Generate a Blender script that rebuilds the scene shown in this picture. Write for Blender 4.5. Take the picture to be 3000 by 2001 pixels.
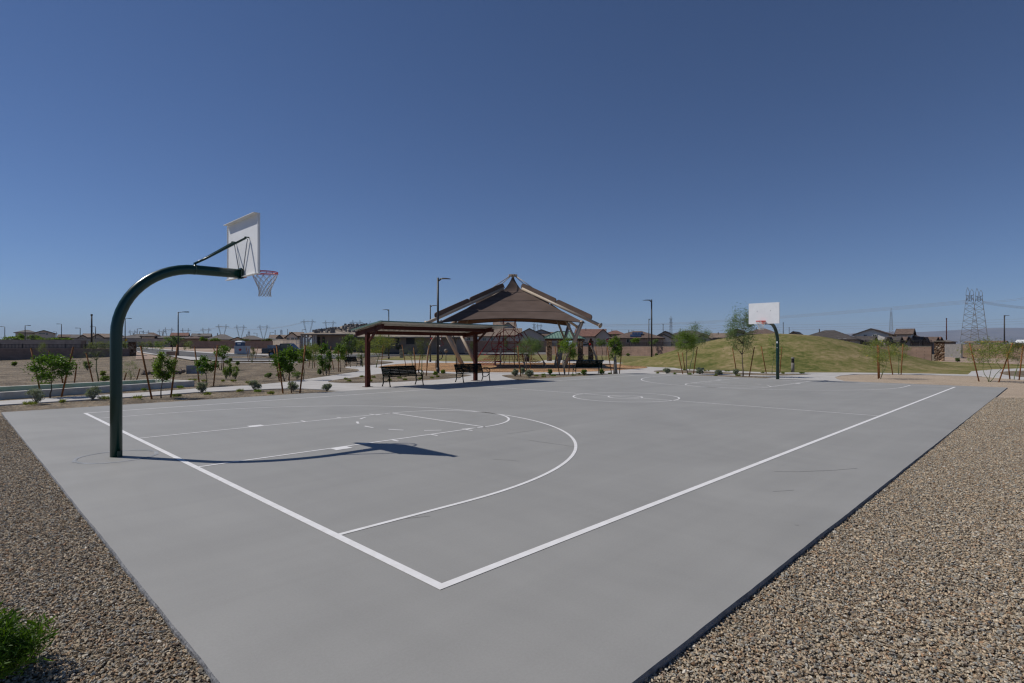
import bpy, bmesh, math, random
import numpy as np
from mathutils import Vector, Matrix, geometry
R = math.radians
random.seed(7)
scene = bpy.context.scene
for o in list(bpy.data.objects): bpy.data.objects.remove(o)

# ------------------------------------------------------------------ camera, light, exposure
H, F, CX, CY = 1.7707, 1628.7, 1500.0, 1014.3      # eye height, focal length and principal point (px of the 3000 px photo)
cam = bpy.data.cameras.new('camera'); co = bpy.data.objects.new('camera', cam)
scene.collection.objects.link(co); scene.camera = co
co.location = (0, 0, H); co.rotation_euler = (R(90), 0, 0)
cam.sensor_width = 36; cam.lens = 36 * F / 3000; cam.shift_y = (CY - 1000.5) / 3000
cam.clip_start = .05; cam.clip_end = 90000
SUN = Vector((-.87, .205, 1.0)).normalized()
ELEV = math.asin(SUN.z); AZ = math.atan2(SUN.x, SUN.y)
w = bpy.data.worlds.new('World'); scene.world = w; w.use_nodes = True
wn = w.node_tree; wn.nodes.clear()
sky = wn.nodes.new('ShaderNodeTexSky'); sky.sky_type = 'NISHITA'; sky.sun_disc = False
sky.sun_elevation = ELEV; sky.sun_rotation = AZ % (2 * math.pi)
sky.altitude = 3000; sky.air_density = 1.0; sky.dust_density = 0; sky.ozone_density = 3.0
bg = wn.nodes.new('ShaderNodeBackground'); bg.inputs[1].default_value = .051
wo = wn.nodes.new('ShaderNodeOutputWorld')
tint = wn.nodes.new('ShaderNodeMixRGB'); tint.blend_type = 'MULTIPLY'; tint.inputs[0].default_value = 1; tint.inputs[2].default_value = (.96, 1.10, 1.34, 1)   # the camera's white balance
wn.links.new(sky.outputs[0], tint.inputs[1]); wn.links.new(tint.outputs[0], bg.inputs[0]); wn.links.new(bg.outputs[0], wo.inputs[0])
sl = bpy.data.lights.new('sun', 'SUN'); sl.energy = 3.75; sl.angle = R(.53); sl.color = (1, .965, .92)
so = bpy.data.objects.new('sun', sl); scene.collection.objects.link(so)
so.rotation_euler = (-SUN).to_track_quat('-Z', 'Y').to_euler(); so.location = (-20, 5, 40)
scene.view_settings.view_transform = 'Standard'; scene.view_settings.look = 'None'
scene.view_settings.exposure = 0; scene.view_settings.gamma = 1
scene.cycles.max_bounces = 6; scene.cycles.transparent_max_bounces = 12
scene.cycles.use_denoising = True; scene.cycles.filter_width = 1.3

# ------------------------------------------------------------------ geometry of the place
S_, C_ = math.sin(.7781598), math.cos(.7781598)
CW, CL, CROT = 15.18, 28.15, math.atan2(math.cos(.7781598), math.sin(.7781598))
def cw(a, b): return ((a + 2.506) * S_ - (b + 3.204) * C_, (a + 2.506) * C_ + (b + 3.204) * S_)     # court -> world
def wc(X, Y): return (X * S_ + Y * C_ - 2.506, -X * C_ + Y * S_ - 3.204)
CO = cw(0, 0)
def sst(t): t = min(1, max(0, t)); return t * t * (3 - 2 * t)
def terrain(X, Y):
    w_ = sst((-X - 24) / 12)
    h = 0 if Y < 66 else (Y - 66) * .6 / 14 if Y < 80 else .6 + (Y - 80) * .9 / 50 if Y < 130 else 1.5
    g = 0
    if X > -30: g = 1.1 * sst((Y - 172) / 10) * (1 - sst((X - 4) / 6))
    return h * w_ + g * (1 - w_)
def P(px, py, z=0.): Y = (H - z) * F / (py - CY); return ((px - CX) / F * Y, Y)
def PT(px, py):
    Y = 10.
    while Y < 400:
        X = (px - CX) / F * Y
        if H - (py - CY) / F * Y <= terrain(X, Y): break
        Y *= 1.004
    return (X, Y)
def XA(px, Y): return (px - CX) / F * Y
def ZA(py, Y): return H + (CY - py) / F * Y

# ------------------------------------------------------------------ object helpers
COL = scene.collection
def prop(o, label=None, cat=None, group=None, kind=None):
    if label: o['label'] = label
    if cat: o['category'] = cat
    if group: o['group'] = group
    if kind: o['kind'] = kind
    return o
def thing(name, label, cat, loc=(0, 0, 0), rz=0, group=None):
    o = bpy.data.objects.new(name, None); COL.objects.link(o); o.empty_display_size = .2
    o.location = loc; o.rotation_euler = (0, 0, rz)
    return prop(o, label, cat, group)
def copy_tree(o, parent=None):
    c = o.copy(); COL.objects.link(c); c.parent = parent
    for ch in o.children: copy_tree(ch, c)
    return c
class MB:
    def __init__(s): s.v = []; s.f = []; s.mi = []; s.sm = []
    def add(s, vs, fs, mi=0, smooth=False):
        n = len(s.v); s.v += [tuple(v) for v in vs]
        for f in fs: s.f.append(tuple(i + n for i in f)); s.mi.append(mi); s.sm.append(smooth)
        return s
    def box(s, c, d, rot=None, mi=0):
        x, y, z = d[0] / 2, d[1] / 2, d[2] / 2
        vs = [Vector((i * x, j * y, k * z)) for k in (-1, 1) for j in (-1, 1) for i in (-1, 1)]
        if rot is not None:
            m = rot if isinstance(rot, Matrix) else Matrix.Rotation(rot, 3, 'Z')
            vs = [m @ v for v in vs]
        vs = [v + Vector(c) for v in vs]
        return s.add(vs, [(0, 2, 3, 1), (4, 5, 7, 6), (0, 1, 5, 4), (2, 6, 7, 3), (0, 4, 6, 2), (1, 3, 7, 5)], mi)
    def bx(s, x0, x1, y0, y1, z0, z1, mi=0): return s.box(((x0 + x1) / 2, (y0 + y1) / 2, (z0 + z1) / 2), (x1 - x0, y1 - y0, z1 - z0), None, mi)
    def beam(s, a, b, wd, ht, mi=0):
        a, b = Vector(a), Vector(b); d = b - a; L = d.length; d.normalize()
        up = Vector((0, 0, 1)) if abs(d.z) < .95 else Vector((1, 0, 0))
        x = d.cross(up).normalized(); u = x.cross(d)
        return s.box((a + b) / 2, (L, wd, ht), Matrix((d, x, u)).transposed(), mi)
    def tube(s, pts, r, n=8, mi=0, cap=True, closed=False):
        pts = [Vector(p) for p in pts]; N = len(pts)
        rs = r if isinstance(r, (list, tuple)) else [r] * N
        prev = None; rings = []
        for i, p in enumerate(pts):
            if closed: d = (pts[(i + 1) % N] - pts[i - 1])
            else: d = (pts[min(i + 1, N - 1)] - pts[max(i - 1, 0)])
            if d.length < 1e-9: d = Vector((0, 0, 1))
            d.normalize()
            if prev is None:
                up = Vector((0, 0, 1)) if abs(d.z) < .9 else Vector((1, 0, 0)); x = d.cross(up).normalized()
            else:
                x = prev - d * prev.dot(d)
                x = x.normalized() if x.length > 1e-6 else d.orthogonal().normalized()
            prev = x; y = d.cross(x)
            rings.append([p + (x * math.cos(2 * math.pi * k / n) + y * math.sin(2 * math.pi * k / n)) * rs[i] for k in range(n)])
        vs = [v for rg in rings for v in rg]; fs = []
        for i in range(N if closed else N - 1):
            j = (i + 1) % N
            for k in range(n): fs.append((i * n + k, i * n + (k + 1) % n, j * n + (k + 1) % n, j * n + k))
        if cap and not closed: fs.append(tuple(range(n - 1, -1, -1))); fs.append(tuple((N - 1) * n + k for k in range(n)))
        return s.add(vs, fs, mi, n > 4)
    def poly(s, pts, z0, z1=None, mi=0):
        """flat polygon at z0, or prism z0..z1"""
        tri = geometry.tessellate_polygon([[Vector((p[0], p[1], 0)) for p in pts]])
        if z1 is None:
            fs = []
            for t in tri:
                a, b, c = [pts[i] for i in t]
                fs.append(t if (b[0] - a[0]) * (c[1] - a[1]) - (b[1] - a[1]) * (c[0] - a[0]) > 0 else (t[0], t[2], t[1]))
            return s.add([(p[0], p[1], z0) for p in pts], fs, mi)
        n = len(pts)
        s.add([(p[0], p[1], z1) for p in pts], [t for t in tri], mi)
        s.add([(p[0], p[1], z0) for p in pts], [t[::-1] for t in tri], mi)
        return s.add([(p[0], p[1], z) for z in (z0, z1) for p in pts], [(i, (i + 1) % n, n + (i + 1) % n, n + i) for i in range(n)], mi)
    def build(s, name, mats, parent=None, fix=True):
        me = bpy.data.meshes.new(name); me.from_pydata(s.v, [], s.f)
        for m in (mats if isinstance(mats, (list, tuple)) else [mats]): me.materials.append(m)
        me.polygons.foreach_set('material_index', s.mi); me.polygons.foreach_set('use_smooth', s.sm)
        if fix:
            bm = bmesh.new(); bm.from_mesh(me); bmesh.ops.recalc_face_normals(bm, faces=bm.faces); bm.to_mesh(me); bm.free()
        o = bpy.data.objects.new(name, me); COL.objects.link(o); o.parent = parent
        return o
def bevel(o, wd=.01, seg=2):
    m = o.modifiers.new('edge', 'BEVEL'); m.width = wd; m.segments = seg; m.limit_method = 'ANGLE'; return o

# ------------------------------------------------------------------ materials
def mat(name, col, rough=.8, metal=0, spec=.3, c2=None, scale=6, detail=5, bump=0, bscale=None, stretch=None, trans=0, dist=0):
    m = bpy.data.materials.new(name); m.use_nodes = True; nt = m.node_tree; N = nt.nodes; Lk = nt.links
    b = N['Principled BSDF']; b.inputs['Roughness'].default_value = rough; b.inputs['Metallic'].default_value = metal
    b.inputs['Specular IOR Level'].default_value = spec
    b.inputs['Base Color'].default_value = (*col, 1)
    tc = N.new('ShaderNodeTexCoord'); src = tc.outputs['Object']
    if stretch:
        mp = N.new('ShaderNodeMapping'); mp.inputs['Scale'].default_value = stretch; Lk.new(src, mp.inputs[0]); src = mp.outputs[0]
    if c2:
        t = N.new('ShaderNodeTexNoise'); t.inputs['Scale'].default_value = scale; t.inputs['Detail'].default_value = detail
        t.inputs['Distortion'].default_value = dist; Lk.new(src, t.inputs['Vector'])
        r = N.new('ShaderNodeValToRGB'); r.color_ramp.elements[0].color = (*col, 1); r.color_ramp.elements[1].color = (*c2, 1)
        r.color_ramp.elements[0].position = .35; r.color_ramp.elements[1].position = .66
        Lk.new(t.outputs['Fac'], r.inputs[0]); Lk.new(r.outputs[0], b.inputs['Base Color'])
    if bump:
        t2 = N.new('ShaderNodeTexNoise'); t2.inputs['Scale'].default_value = bscale or scale * 4; t2.inputs['Detail'].default_value = 4
        Lk.new(src, t2.inputs['Vector']); bp = N.new('ShaderNodeBump'); bp.inputs['Strength'].default_value = bump
        bp.inputs['Distance'].default_value = .02; Lk.new(t2.outputs['Fac'], bp.inputs['Height']); Lk.new(bp.outputs[0], b.inputs['Normal'])
    return m
def ramp(N, stops):
    r = N.new('ShaderNodeValToRGB'); e = r.color_ramp.elements
    e[0].position, e[0].color = stops[0][0], (*stops[0][1], 1); e[1].position, e[1].color = stops[-1][0], (*stops[-1][1], 1)
    for p, c in stops[1:-1]: q = e.new(p); q.color = (*c, 1)
    return r
PEB = [(0, (.12, .096, .07)), (.14, (.24, .178, .115)), (.3, (.36, .28, .185)), (.45, (.19, .18, .155)), (.6, (.31, .27, .205)), (.74, (.44, .355, .245)), (.86, (.26, .15, .08)), (.93, (.16, .17, .165)), (1, (.50, .45, .37))]
def stones(name, stops, scale, bump=.9, fine=None, patch=None):
    m = bpy.data.materials.new(name); m.use_nodes = True; nt = m.node_tree; N = nt.nodes; Lk = nt.links
    b = N['Principled BSDF']; b.inputs['Roughness'].default_value = .85; b.inputs['Specular IOR Level'].default_value = .2
    tc = N.new('ShaderNodeTexCoord'); v = N.new('ShaderNodeTexVoronoi'); v.inputs['Scale'].default_value = scale
    nz = N.new('ShaderNodeTexNoise'); nz.inputs['Scale'].default_value = scale * .8; Lk.new(tc.outputs['Object'], nz.inputs['Vector'])
    ad = N.new('ShaderNodeMixRGB'); ad.inputs[0].default_value = .02; Lk.new(tc.outputs['Object'], ad.inputs[1]); Lk.new(nz.outputs['Color'], ad.inputs[2])
    Lk.new(ad.outputs[0], v.inputs['Vector'])
    sp = N.new('ShaderNodeSeparateColor'); Lk.new(v.outputs['Color'], sp.inputs[0])
    r = ramp(N, stops); Lk.new(sp.outputs[0], r.inputs[0])
    n2 = N.new('ShaderNodeTexNoise'); n2.inputs['Scale'].default_value = .6; n2.inputs['Detail'].default_value = 6; Lk.new(tc.outputs['Object'], n2.inputs['Vector'])
    n3 = N.new('ShaderNodeTexNoise'); n3.inputs['Scale'].default_value = 11; n3.inputs['Detail'].default_value = 5; n3.inputs['Roughness'].default_value = .75; Lk.new(tc.outputs['Object'], n3.inputs['Vector'])
    ma = N.new('ShaderNodeMath'); ma.operation = 'MULTIPLY_ADD'; ma.inputs[1].default_value = .35; Lk.new(n2.outputs['Fac'], ma.inputs[0])
    mb_ = N.new('ShaderNodeMath'); mb_.operation = 'MULTIPLY'; mb_.inputs[1].default_value = .65; Lk.new(n3.outputs['Fac'], mb_.inputs[0]); Lk.new(mb_.outputs[0], ma.inputs[2])
    r2 = ramp(N, [(.36, (.78, .77, .75)), (.5, (.97, .96, .94)), (.64, (1.18, 1.16, 1.13))] if name.startswith('fine') else [(.41, (.36, .33, .30)), (.5, (.94, .91, .86)), (.59, (1.75, 1.68, 1.56))]); Lk.new(ma.outputs[0], r2.inputs[0])
    mu = N.new('ShaderNodeMixRGB'); mu.blend_type = 'MULTIPLY'; mu.inputs[0].default_value = 1; Lk.new(r.outputs[0], mu.inputs[1]); Lk.new(r2.outputs[0], mu.inputs[2])
    Lk.new(mu.outputs[0], b.inputs['Base Color'])
    bp = N.new('ShaderNodeBump'); bp.inputs['Strength'].default_value = bump; bp.inputs['Distance'].default_value = 1.0 / scale * .8; bp.invert = True
    Lk.new(v.outputs['Distance'], bp.inputs['Height']); Lk.new(bp.outputs[0], b.inputs['Normal'])
    return m
def brick(name, c1, c2, mortar, bw=.4, bh=.2, ms=.006, bump=.4, rot=True):
    m = bpy.data.materials.new(name); m.use_nodes = True; nt = m.node_tree; N = nt.nodes; Lk = nt.links
    b = N['Principled BSDF']; b.inputs['Roughness'].default_value = .9; b.inputs['Specular IOR Level'].default_value = .15
    tc = N.new('ShaderNodeTexCoord'); sx = N.new('ShaderNodeSeparateXYZ'); Lk.new(tc.outputs['Object'], sx.inputs[0])
    a = N.new('ShaderNodeMath'); a.operation = 'ADD'; Lk.new(sx.outputs[0], a.inputs[0]); Lk.new(sx.outputs[1], a.inputs[1])
    cb = N.new('ShaderNodeCombineXYZ'); Lk.new(a.outputs[0], cb.inputs[0]); Lk.new(sx.outputs[2], cb.inputs[1])
    t = N.new('ShaderNodeTexBrick'); t.inputs['Scale'].default_value = 1; t.inputs['Brick Width'].default_value = bw; t.inputs['Row Height'].default_value = bh
    t.inputs['Mortar Size'].default_value = ms; t.inputs['Color1'].default_value = (*c1, 1); t.inputs['Color2'].default_value = (*c2, 1); t.inputs['Mortar'].default_value = (*mortar, 1)
    Lk.new(cb.outputs[0], t.inputs['Vector'])
    n2 = N.new('ShaderNodeTexNoise'); n2.inputs['Scale'].default_value = 1.3; n2.inputs['Detail'].default_value = 6; Lk.new(tc.outputs['Object'], n2.inputs['Vector'])
    r2 = ramp(N, [(.3, (.82, .82, .82)), (.7, (1.12, 1.1, 1.08))]); Lk.new(n2.outputs['Fac'], r2.inputs[0])
    mu = N.new('ShaderNodeMixRGB'); mu.blend_type = 'MULTIPLY'; mu.inputs[0].default_value = 1; Lk.new(t.outputs['Color'], mu.inputs[1]); Lk.new(r2.outputs[0], mu.inputs[2])
    Lk.new(mu.outputs[0], b.inputs['Base Color'])
    bp = N.new('ShaderNodeBump'); bp.inputs['Strength'].default_value = bump; bp.inputs['Distance'].default_value = .01; bp.invert = True
    Lk.new(t.outputs['Fac'], bp.inputs['Height']); Lk.new(bp.outputs[0], b.inputs['Normal'])
    return m
def leafmat(name, c1, c2, transl=.35):
    m = bpy.data.materials.new(name); m.use_nodes = True; nt = m.node_tree; N = nt.nodes; Lk = nt.links
    N.clear(); out = N.new('ShaderNodeOutputMaterial')
    at = N.new('ShaderNodeAttribute'); at.attribute_name = 'v'
    r = ramp(N, [(0, c1), (1, c2)]); Lk.new(at.outputs['Fac'], r.inputs[0])
    d = N.new('ShaderNodeBsdfPrincipled'); d.inputs['Roughness'].default_value = .55; d.inputs['Specular IOR Level'].default_value = .25; Lk.new(r.outputs[0], d.inputs['Base Color'])
    t = N.new('ShaderNodeBsdfTranslucent'); g = N.new('ShaderNodeMixRGB'); g.blend_type = 'MULTIPLY'; g.inputs[0].default_value = 1
    g.inputs[2].default_value = (1.3, 1.35, .5, 1); Lk.new(r.outputs[0], g.inputs[1]); Lk.new(g.outputs[0], t.inputs[0])
    mx = N.new('ShaderNodeMixShader'); mx.inputs[0].default_value = transl; Lk.new(d.outputs[0], mx.inputs[1]); Lk.new(t.outputs[0], mx.inputs[2]); Lk.new(mx.outputs[0], out.inputs[0])
    return m
def court_mat():
    m = bpy.data.materials.new('court_coating'); m.use_nodes = True; nt = m.node_tree; N = nt.nodes; Lk = nt.links
    b = N['Principled BSDF']; b.inputs['Roughness'].default_value = .62; b.inputs['Specular IOR Level'].default_value = .35
    tc = N.new('ShaderNodeTexCoord')
    def layer(scale, sc, detail, lo, hi, dist=0):
        mp = N.new('ShaderNodeMapping'); mp.inputs['Scale'].default_value = sc; Lk.new(tc.outputs['Object'], mp.inputs[0])
        t = N.new('ShaderNodeTexNoise'); t.inputs['Scale'].default_value = scale; t.inputs['Detail'].default_value = detail; t.inputs['Distortion'].default_value = dist
        Lk.new(mp.outputs[0], t.inputs['Vector']); r = ramp(N, [(.3, (lo,) * 3), (.7, (hi,) * 3)]); Lk.new(t.outputs['Fac'], r.inputs[0]); return r.outputs[0]
    cur = None
    base = N.new('ShaderNodeRGB'); base.outputs[0].default_value = (.303, .294, .272, 1); cur = base.outputs[0]
    # broad cloudiness, squeegee streaks across the court, fine grit
    for o in (layer(.35, (1, 1, 1), 7, .925, 1.06, 1.4), layer(1.0, (.14, 2.6, 1), 5, .965, 1.03, .6), layer(60, (1, 1, 1), 3, .965, 1.035), layer(1.4, (2.2, .2, 1), 4, .98, 1.02, .8)):
        mu = N.new('ShaderNodeMixRGB'); mu.blend_type = 'MULTIPLY'; mu.inputs[0].default_value = 1; Lk.new(cur, mu.inputs[1]); Lk.new(o, mu.inputs[2]); cur = mu.outputs[0]
    Lk.new(cur, b.inputs['Base Color'])
    t2 = N.new('ShaderNodeTexNoise'); t2.inputs['Scale'].default_value = 180; Lk.new(tc.outputs['Object'], t2.inputs['Vector'])
    bp = N.new('ShaderNodeBump'); bp.inputs['Strength'].default_value = .25; bp.inputs['Distance'].default_value = .003; Lk.new(t2.outputs['Fac'], bp.inputs['Height']); Lk.new(bp.outputs[0], b.inputs['Normal'])
    return m
M = {}
M['court'] = court_mat()
M['slab_edge'] = mat('slab_edge', (.17, .172, .18), .9, c2=(.26, .26, .265), scale=14, bump=.8, bscale=40)
M['line'] = mat('white_line_paint', (.72, .70, .67), .6, c2=(.80, .78, .76), scale=9)
M['gravel'] = stones('brown_gravel', [(p, tuple(x * .66 for x in c)) for p, c in PEB], 30)  # pebble palette darkened so its colour carries the shade between stones
M['gravel_dark'] = stones('shadow_bed_soil', [(0, (.05, .04, .032)), (.5, (.11, .088, .068)), (1, (.19, .155, .12))], 60)
M['dg'] = stones('fine_tan_granite', [(0, (.29, .22, .16)), (.5, (.42, .33, .245)), (1, (.53, .44, .34))], 90, .6)
M['mulch'] = stones('wood_chip_mulch', [(0, (.17, .085, .04)), (.4, (.36, .20, .10)), (.75, (.47, .29, .15)), (1, (.58, .40, .23))], 22, 1)
M['dirt'] = mat('bare_dirt', (.27, .19, .14), .95, c2=(.42, .32, .24), scale=.35, detail=9, bump=.6, bscale=3)
M['conc'] = mat('pale_concrete', (.43, .405, .375), .8, c2=(.51, .485, .455), scale=1.2, detail=8, bump=.15, bscale=50)
M['curb'] = mat('grey_concrete', (.25, .26, .27), .85, c2=(.36, .37, .38), scale=2.5, detail=8, bump=.3, bscale=30)
M['asphalt'] = mat('asphalt', (.085, .083, .083), .9, c2=(.12, .116, .113), scale=1.5, detail=8, bump=.4, bscale=50)
M['turf'] = mat('artificial_turf', (.10, .21, .045), .9, c2=(.15, .27, .07), scale=8, bump=.5, bscale=60)
M['bronze'] = mat('dark_bronze_paint', (.028, .024, .024), .5, spec=.4)
M['rust'] = mat('rusty_stake', (.17, .065, .022), .9, c2=(.30, .13, .045), scale=9, bump=.5)
M['ramada'] = mat('oxblood_steel_paint', (.060, .014, .008), .6, spec=.15, c2=(.075, .019, .012), scale=3)
M['roof_green'] = mat('green_metal_roof', (.085, .15, .115), .45, spec=.5, c2=(.11, .185, .145), scale=2)
M['roof_under'] = mat('tan_roof_underside', (.60, .56, .48), .6, c2=(.66, .62, .54), scale=3)
M['green_paint'] = mat('dark_green_gloss', (.003, .034, .025), .28, spec=.5, c2=(.003, .036, .026), scale=4)
M['bench'] = mat('bench_green_black', (.003, .010, .008), .65, spec=.06)
M['white_board'] = mat('white_board', (.83, .83, .82), .5, c2=(.88, .88, .87), scale=3)
M['rim_red'] = mat('red_rim', (.68, .035, .018), .4, spec=.5)
M['net'] = mat('net_cord', (.62, .58, .52), .9)
M['steel'] = mat('galvanised', (.35, .36, .38), .35, metal=.7)
M['tan_steel'] = mat('tan_steel_paint', (.38, .31, .235), .5, c2=(.44, .36, .275), scale=2)
M['red_rope'] = mat('red_rope', (.30, .02, .02), .8)
M['red_plastic'] = mat('red_plastic', (.45, .02, .02), .4)
M['bark'] = mat('bark', (.10, .07, .05), .95, c2=(.20, .15, .11), scale=22, bump=.8)
M['bark_pale'] = mat('pale_bark', (.20, .175, .14), .95, c2=(.34, .30, .25), scale=20, bump=.8)
M['bark_green'] = mat('green_bark', (.10, .13, .05), .9, c2=(.19, .22, .10), scale=14, bump=.4)
M['glass'] = mat('window_glass', (.03, .045, .05), .1, spec=.8)
M['frame_w'] = mat('window_frame', (.5, .48, .45), .6)
M['tyre'] = mat('rubber', (.02, .02, .021), .8)
M['truck'] = mat('dark_blue_car_paint', (.012, .022, .042), .25, spec=.7)
M['toilet_blue'] = mat('blue_plastic', (.03, .075, .16), .5)
M['white_plastic'] = mat('white_plastic', (.62, .64, .66), .45)
M['tote'] = mat('pale_sheet_metal', (.45, .46, .47), .5, c2=(.56, .57, .58), scale=2)
M['red_sign'] = mat('red_sign_face', (.50, .015, .02), .5)
M['yellow_sign'] = mat('yellow_sign_face', (.75, .42, .02), .5)
M['yellow'] = mat('yellow_flower', (.72, .55, .03), .6)
M['stone'] = stones('ledge_stone', [(0, (.06, .04, .03)), (.3, (.20, .115, .065)), (.6, (.30, .21, .14)), (.85, (.14, .09, .06)), (1, (.38, .31, .24))], 4.5, .9)
M['stone_pale'] = stones('pale_stone', [(0, (.30, .27, .21)), (1, (.5, .45, .36))], 5, .6)
M['cap'] = mat('stone_cap', (.22, .19, .15), .8, c2=(.30, .26, .21), scale=5)
M['block'] = brick('tan_block_wall', (.27, .185, .14), (.31, .215, .165), (.17, .12, .095))
M['block_grey'] = brick('grey_block_wall', (.21, .20, .19), (.27, .255, .24), (.13, .125, .12))
M['block_dark'] = brick('brown_block_wall', (.25, .18, .15), (.29, .215, .18), (.16, .12, .10))
M['block_mid'] = brick('faded_block_wall', (.36, .30, .265), (.40, .335, .295), (.25, .21, .19))
M['block_cream'] = brick('cream_block_wall', (.40, .35, .29), (.43, .375, .315), (.30, .26, .22), .8, .2)
M['fabric'] = mat('brown_shade_cloth', (.115, .082, .066), .9, spec=.1, c2=(.145, .105, .086), scale=.8, detail=7, bump=.25, bscale=5, stretch=(1, 1, 3))
M['fabric_dark'] = mat('dark_mesh_panel', (.045, .036, .032), .8, c2=(.06, .048, .042), scale=3)
M['net_wire'] = mat('power_cable', (.26, .23, .21), .7)
M['lattice'] = mat('weathered_lattice_steel', (.20, .195, .19), .7, metal=.2)
M['hill'] = mat('far_hills', (.10, .085, .075), 1, c2=(.17, .145, .125), scale=.0018, detail=10, spec=0)
M['solar'] = mat('solar_panel', (.010, .016, .035), .15, spec=.8)
M['rock'] = mat('riprap_rock', (.18, .135, .10), .9, c2=(.36, .29, .22), scale=5, bump=.6)
M['wood'] = mat('raw_lumber', (.42, .27, .14), .8)
def grass_mat():
    m = bpy.data.materials.new('dry_green_lawn'); m.use_nodes = True; nt = m.node_tree; N = nt.nodes; Lk = nt.links
    b = N['Principled BSDF']; b.inputs['Roughness'].default_value = .95; b.inputs['Specular IOR Level'].default_value = .05
    tc = N.new('ShaderNodeTexCoord')
    def nz(scale, st, det=6, dist=0):
        mp = N.new('ShaderNodeMapping'); mp.inputs['Scale'].default_value = st; Lk.new(tc.outputs['Object'], mp.inputs[0])
        t = N.new('ShaderNodeTexNoise'); t.inputs['Scale'].default_value = scale; t.inputs['Detail'].default_value = det; t.inputs['Distortion'].default_value = dist
        Lk.new(mp.outputs[0], t.inputs['Vector']); return t.outputs['Fac']
    r = ramp(N, [(.36, (.085, .098, .028)), (.45, (.145, .143, .048)), (.53, (.215, .180, .078)), (.63, (.31, .24, .13))])
    mx = N.new('ShaderNodeMath'); mx.operation = 'ADD'; a = N.new('ShaderNodeMath'); a.operation = 'MULTIPLY'; a.inputs[1].default_value = .55
    b2 = N.new('ShaderNodeMath'); b2.operation = 'MULTIPLY'; b2.inputs[1].default_value = .45
    Lk.new(nz(.22, (1, 1, 2), 8, .8), a.inputs[0]); Lk.new(nz(2.2, (1, 1, 1), 8, .5), b2.inputs[0]); Lk.new(a.outputs[0], mx.inputs[0]); Lk.new(b2.outputs[0], mx.inputs[1])
    Lk.new(mx.outputs[0], r.inputs[0]); Lk.new(r.outputs[0], b.inputs['Base Color'])
    bp = N.new('ShaderNodeBump'); bp.inputs['Strength'].default_value = .9; bp.inputs['Distance'].default_value = .06
    Lk.new(nz(7, (1, 1, 1), 8), bp.inputs['Height']); Lk.new(bp.outputs[0], b.inputs['Normal'])
    return m
M['grass'] = grass_mat()
def tile_mat(name, c1, c2):
    m = brick(name, c1, c2, tuple(x * .45 for x in c1), .33, .19, .018, .8)
    return m
M['tile_grey'] = tile_mat('grey_roof_tile', (.16, .145, .135), (.22, .20, .185))
M['tile_brown'] = tile_mat('brown_roof_tile', (.15, .105, .085), (.21, .155, .125))
M['tile_tan'] = tile_mat('tan_roof_tile', (.24, .18, .14), (.31, .24, .19))
M['tile_red'] = tile_mat('reddish_roof_tile', (.20, .105, .08), (.27, .155, .12))
M['tile_dark'] = tile_mat('dark_roof_tile', (.085, .075, .07), (.13, .115, .105))
M['felt'] = mat('roofing_felt', (.26, .215, .17), .95, c2=(.34, .285, .23), scale=.8)
M['stucco_tan'] = mat('tan_stucco', (.60, .51, .42), .95, c2=(.66, .57, .48), scale=.7, bump=.2, bscale=20)
M['stucco_grey'] = mat('grey_stucco', (.40, .375, .35), .95, c2=(.45, .425, .40), scale=.7, bump=.2, bscale=20)
M['stucco_cream'] = mat('cream_stucco', (.72, .66, .58), .95, c2=(.78, .72, .64), scale=.7)
M['stucco_dark'] = mat('brown_stucco', (.27, .205, .165), .95, c2=(.32, .25, .20), scale=.7)
M['trim'] = mat('dark_fascia', (.06, .045, .038), .8)
L_ = {
 'deep': leafmat('deep_green_leaf', (.035, .085, .012), (.15, .25, .035)),
 'mid': leafmat('fresh_green_leaf', (.07, .125, .018), (.22, .31, .05)),
 'grey': leafmat('grey_green_leaf', (.075, .12, .045), (.21, .28, .11)),
 'pale': leafmat('pale_feathery_leaf', (.11, .15, .03), (.27, .31, .08)),
 'olive': leafmat('olive_fine_leaf', (.060, .075, .025), (.155, .165, .060)),
 'sage': leafmat('silver_sage_leaf', (.14, .165, .12), (.38, .41, .32), .2),
 'lime': leafmat('lime_tuft_leaf', (.10, .13, .02), (.26, .28, .07)),
}

# ------------------------------------------------------------------ ground sheets
def ground():
    xs = sorted(set([-40000, -15000, -6000, -2500, -1000, -500] + list(range(-300, 301, 6)) + [500, 1000, 2500, 6000, 15000, 40000]))
    ys = sorted(set([-400, -60, -10, 0] + list(range(3, 66, 9)) + [66, 68, 70, 72, 74, 76, 78, 80] + list(range(84, 220, 5)) + [260, 400, 1000, 3000, 9000, 40000]))
    mb = MB(); nx = len(xs)
    vs = [(x, y, terrain(x, y) - .055) for y in ys for x in xs]
    fs = [(j * nx + i, j * nx + i + 1, (j + 1) * nx + i + 1, (j + 1) * nx + i) for j in range(len(ys) - 1) for i in range(nx - 1)]
    mb.add(vs, fs); o = mb.build('ground', M['gravel'], None, False); prop(o, kind='structure'); return o
ground()
def clip(poly, lo, hi):
    for lim, sg in ((lo, 1), (hi, -1)):
        out = []; n = len(poly)
        for i in range(n):
            a, b = poly[i], poly[(i + 1) % n]; da, db = sg * (a[1] - lim), sg * (b[1] - lim)
            if da >= 0: out.append(a)
            if (da >= 0) != (db >= 0): t = da / (da - db); out.append((a[0] + (b[0] - a[0]) * t, lim))
        poly = out
        if len(poly) < 3: return []
    return poly
def smooth_poly(pts, it=1):
    for _ in range(it):
        n = len(pts); q = []
        for i in range(n):
            a, b = pts[i], pts[(i + 1) % n]; q += [(a[0] * .75 + b[0] * .25, a[1] * .75 + b[1] * .25), (a[0] * .25 + b[0] * .75, a[1] * .25 + b[1] * .75)]
        pts = q
    return pts
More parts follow.
